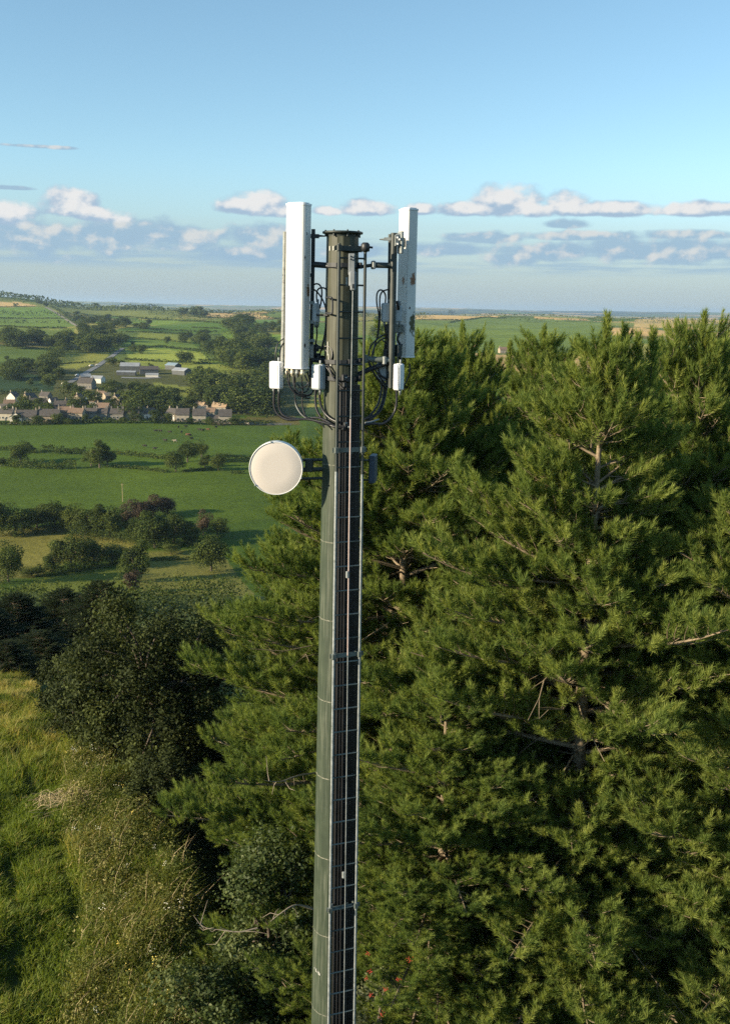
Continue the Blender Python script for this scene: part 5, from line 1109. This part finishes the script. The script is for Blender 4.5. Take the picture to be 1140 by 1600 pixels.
# caravans and cars, poles, a pale wall, cows
def caravan(px, py, rz, label, s=1.0):
    o = empty('caravan', ground(px, py), RAD(rz)); tag(o, label, 'caravan'); mb = MB(); mb.box((0, 0, 1.6), (7.5 * s, 2.4, 2.2), bev=.35); mb.build('body', MT['render'], o)
    mb = MB()
    for k in (-.8, .8): mb.box((k * s * 2.4, -1.22, 1.9), (1.5, .06, .8))
    mb.build('window', MT['pane'], o); mb = MB()
    for e in (-1, 1): mb.tube([(0, e * 1.0, .35), (0, e * 1.2, .35)], .35, 10)
    mb.build('wheel', MT['steel_black'], o)
caravan(251, 659, 4, 'long white caravan by the pasture hedge in the village')
def car(px, py, rz, mat, label):
    o = empty('parked_car', ground(px, py) + Vector((0, 0, .3)), RAD(rz)); tag(o, label, 'car', 'vehicles by the road'); mb = MB(); mb.box((0, 0, .62), (4.3, 1.8, .75), bev=.2); mb.box((-.2, 0, 1.2), (2.4, 1.6, .7), bev=.35); mb.build('body', MT[mat], o)
    for sx in (-1.3, 1.3):
        for sy in (-.85, .85): mb = MB(); mb.tube([(sx, sy - .1, .34), (sx, sy + .1, .34)], .34, 10); mb.build('wheel', MT['steel_black'], o)
car(143, 573, 50, 'render', 'white car parked beside the road above the farm'); car(153, 572, 20, 'render', 'white van like car in the yard beside the road'); car(122, 588, 45, 'box_grey', 'grey car halfway down the road'); car(101, 601, 45, 'render', 'white car at the foot of the road'); car(128, 506, 40, 'render', 'white vehicle at the top of the wood by the lane')
strip('yard', [(190,590),(228,591),(250,590)], 8, MT['road'], .2, label='concrete farmyard in front of the barns')
def wall_line(pts, h, label):
    P_ = [ground(*p) for p in pts]; mb = MB()
    for a, b in zip(P_, P_[1:]): d = b - a; mb.box((a + b) / 2 + Vector((0, 0, h / 2)), (d.length + .2, .5, h), math.atan2(d.y, d.x))
    tag(mb.build('stone_wall', MT['grime']), label, 'wall')
wall_line([(378,661), (396,664)], 1.2, 'short pale wall along the pasture beyond the modern houses'); wall_line([(400,664), (455,664.5)], 1.1, 'low stone wall on the pasture edge behind the microwave dish')
def pole(px, py, h, label):
    o = link('wooden_pole', None) if False else None; mb = MB(); mb.tube([(0, 0, -.3), (0, 0, h)], [.11, .08], 8); mb.box((0, 0, h - .5), (.9, .08, .1)); q = mb.build('wooden_pole', MT['straw']); q.location = ground(px, py); tag(q, label, 'pole', 'wooden poles in the fields')
pole(192, 784, 6.5, 'thin pale wooden pole standing alone in the open pasture above the russet bushes')
def cow_mesh():
    V = [(0,0,.95),(.55,0,.98),(-.5,0,.95),(-.85,0,1.0),(-1.05,0,1.15),(-1.4,0,1.12),(-1.62,0,.98), (.62,.2,.6),(.66,.22,.32),(.64,.22,.02),(.62,-.2,.6),(.66,-.22,.32),(.64,-.22,.02),(-.55,.18,.55),(-.55,.2,.3),(-.55,.2,.02),(-.55,-.18,.55),(-.55,-.2,.3),(-.55,-.2,.02),(.85,0,1.1),(.9,0,.55)]
    E = [(0,1),(0,2),(2,3),(3,4),(4,5),(5,6),(1,7),(7,8),(8,9),(1,10),(10,11),(11,12),(2,13),(13,14),(14,15),(2,16),(16,17),(17,18),(1,19),(19,20)]
    Rr = [.36,.34,.36,.28,.2,.15,.1,.16,.09,.06,.16,.09,.06,.13,.08,.06,.13,.08,.06,.06,.03]
    me = bpy.data.meshes.new('cow_skeleton'); me.from_pydata(V, E, []); o = bpy.data.objects.new('cow_skeleton', me); COL.objects.link(o); md = o.modifiers.new('skin', 'SKIN')
    for i, r in enumerate(Rr): me.skin_vertices[0].data[i].radius = (r, r); me.skin_vertices[0].data[i].use_root = (i == 0)
    o.modifiers.new('sub', 'SUBSURF').levels = 1
    bpy.context.view_layer.update(); out = bpy.data.meshes.new_from_object(o.evaluated_get(bpy.context.evaluated_depsgraph_get())); bpy.data.objects.remove(o); return out
MT['cow_dark'] = paint('dark_brown_hide', (.020,.015,.012), (.05,.03,.02), .8, 1); MT['cow_red'] = paint('red_brown_hide', (.15,.055,.025), (.22,.09,.04), .8, 1); MT['cow_cream'] = paint('cream_hide', (.42,.32,.2), (.5,.4,.28), .8, 1)
cm = cow_mesh(); CM = {}
for k in ('cow_dark', 'cow_red', 'cow_cream'): CM[k] = cm.copy(); CM[k].materials.clear(); CM[k].materials.append(MT[k])
CW = [(244,675,20,'cow_dark','dark cow at the outer end of the pair by the big pasture middle'), (251,675,-10,'cow_dark','dark cow second in the pair on the big pasture'), (266,677,5,'cow_dark','dark cow alone in the middle of the herd'), (284,677,80,'cow_dark','dark cow facing up the pasture below the caravan'), (293,681,170,'cow_red','red brown cow standing beside a darker one'), (297,682,30,'cow_dark','dark cow close behind the red brown one'), (312,673,0,'cow_dark','dark cow grazing below the modern houses'),
      (317,674,200,'cow_dark','dark cow second in the row below the modern houses'), (326,673,10,'cow_red','reddish cow last in the row below the modern houses'), (300,687,40,'cow_dark','dark cow just above the five trees'), (259,690,0,'cow_dark','dark cow low on the pasture near the five trees'), (274,691,15,'cow_cream','cream cow near the five trees'), (279,669,90,'cow_dark','distant dark cow near the pasture hedge'), (291,668,30,'cow_dark','distant dark cow below the first modern house'), (343,666,10,'cow_dark','dark cow at the fence below the last modern house'), (350,666,200,'cow_dark','dark cow beside the fence at the pasture end'), (227,699,10,'cow_dark','dark cow nearest the upper hedge'), (242,703,190,'cow_dark','dark cow lying in the hedge shadow'), (338,669,60,'cow_dark','dark cow alone below the white gable')]
for px, py, rz, k, lab in CW:
    o = link('cow', CM[k]); o.location = ground(px, py); o.rotation_euler = (0, 0, RAD(rz)); tag(o, lab, 'cow', 'cows on the big pasture')

# ------------------------------------------------------------------ haze
m, nt, out = newmat('haze_air'); pv = N_(nt, 'ShaderNodeVolumePrincipled', {'Color': (.55, .76, 1.0, 1), 'Density': 5.5e-5, 'Anisotropy': .2}); nt.links.new(pv.outputs[0], out.inputs['Volume'])
mb = MB(); mb.box((0, 0, 0), (38000, 38000, 150)); hz = mb.build('haze', m); hz.location = (0, 0, 5); tag(hz, 'thin blue haze filling the valley air', kind='stuff')
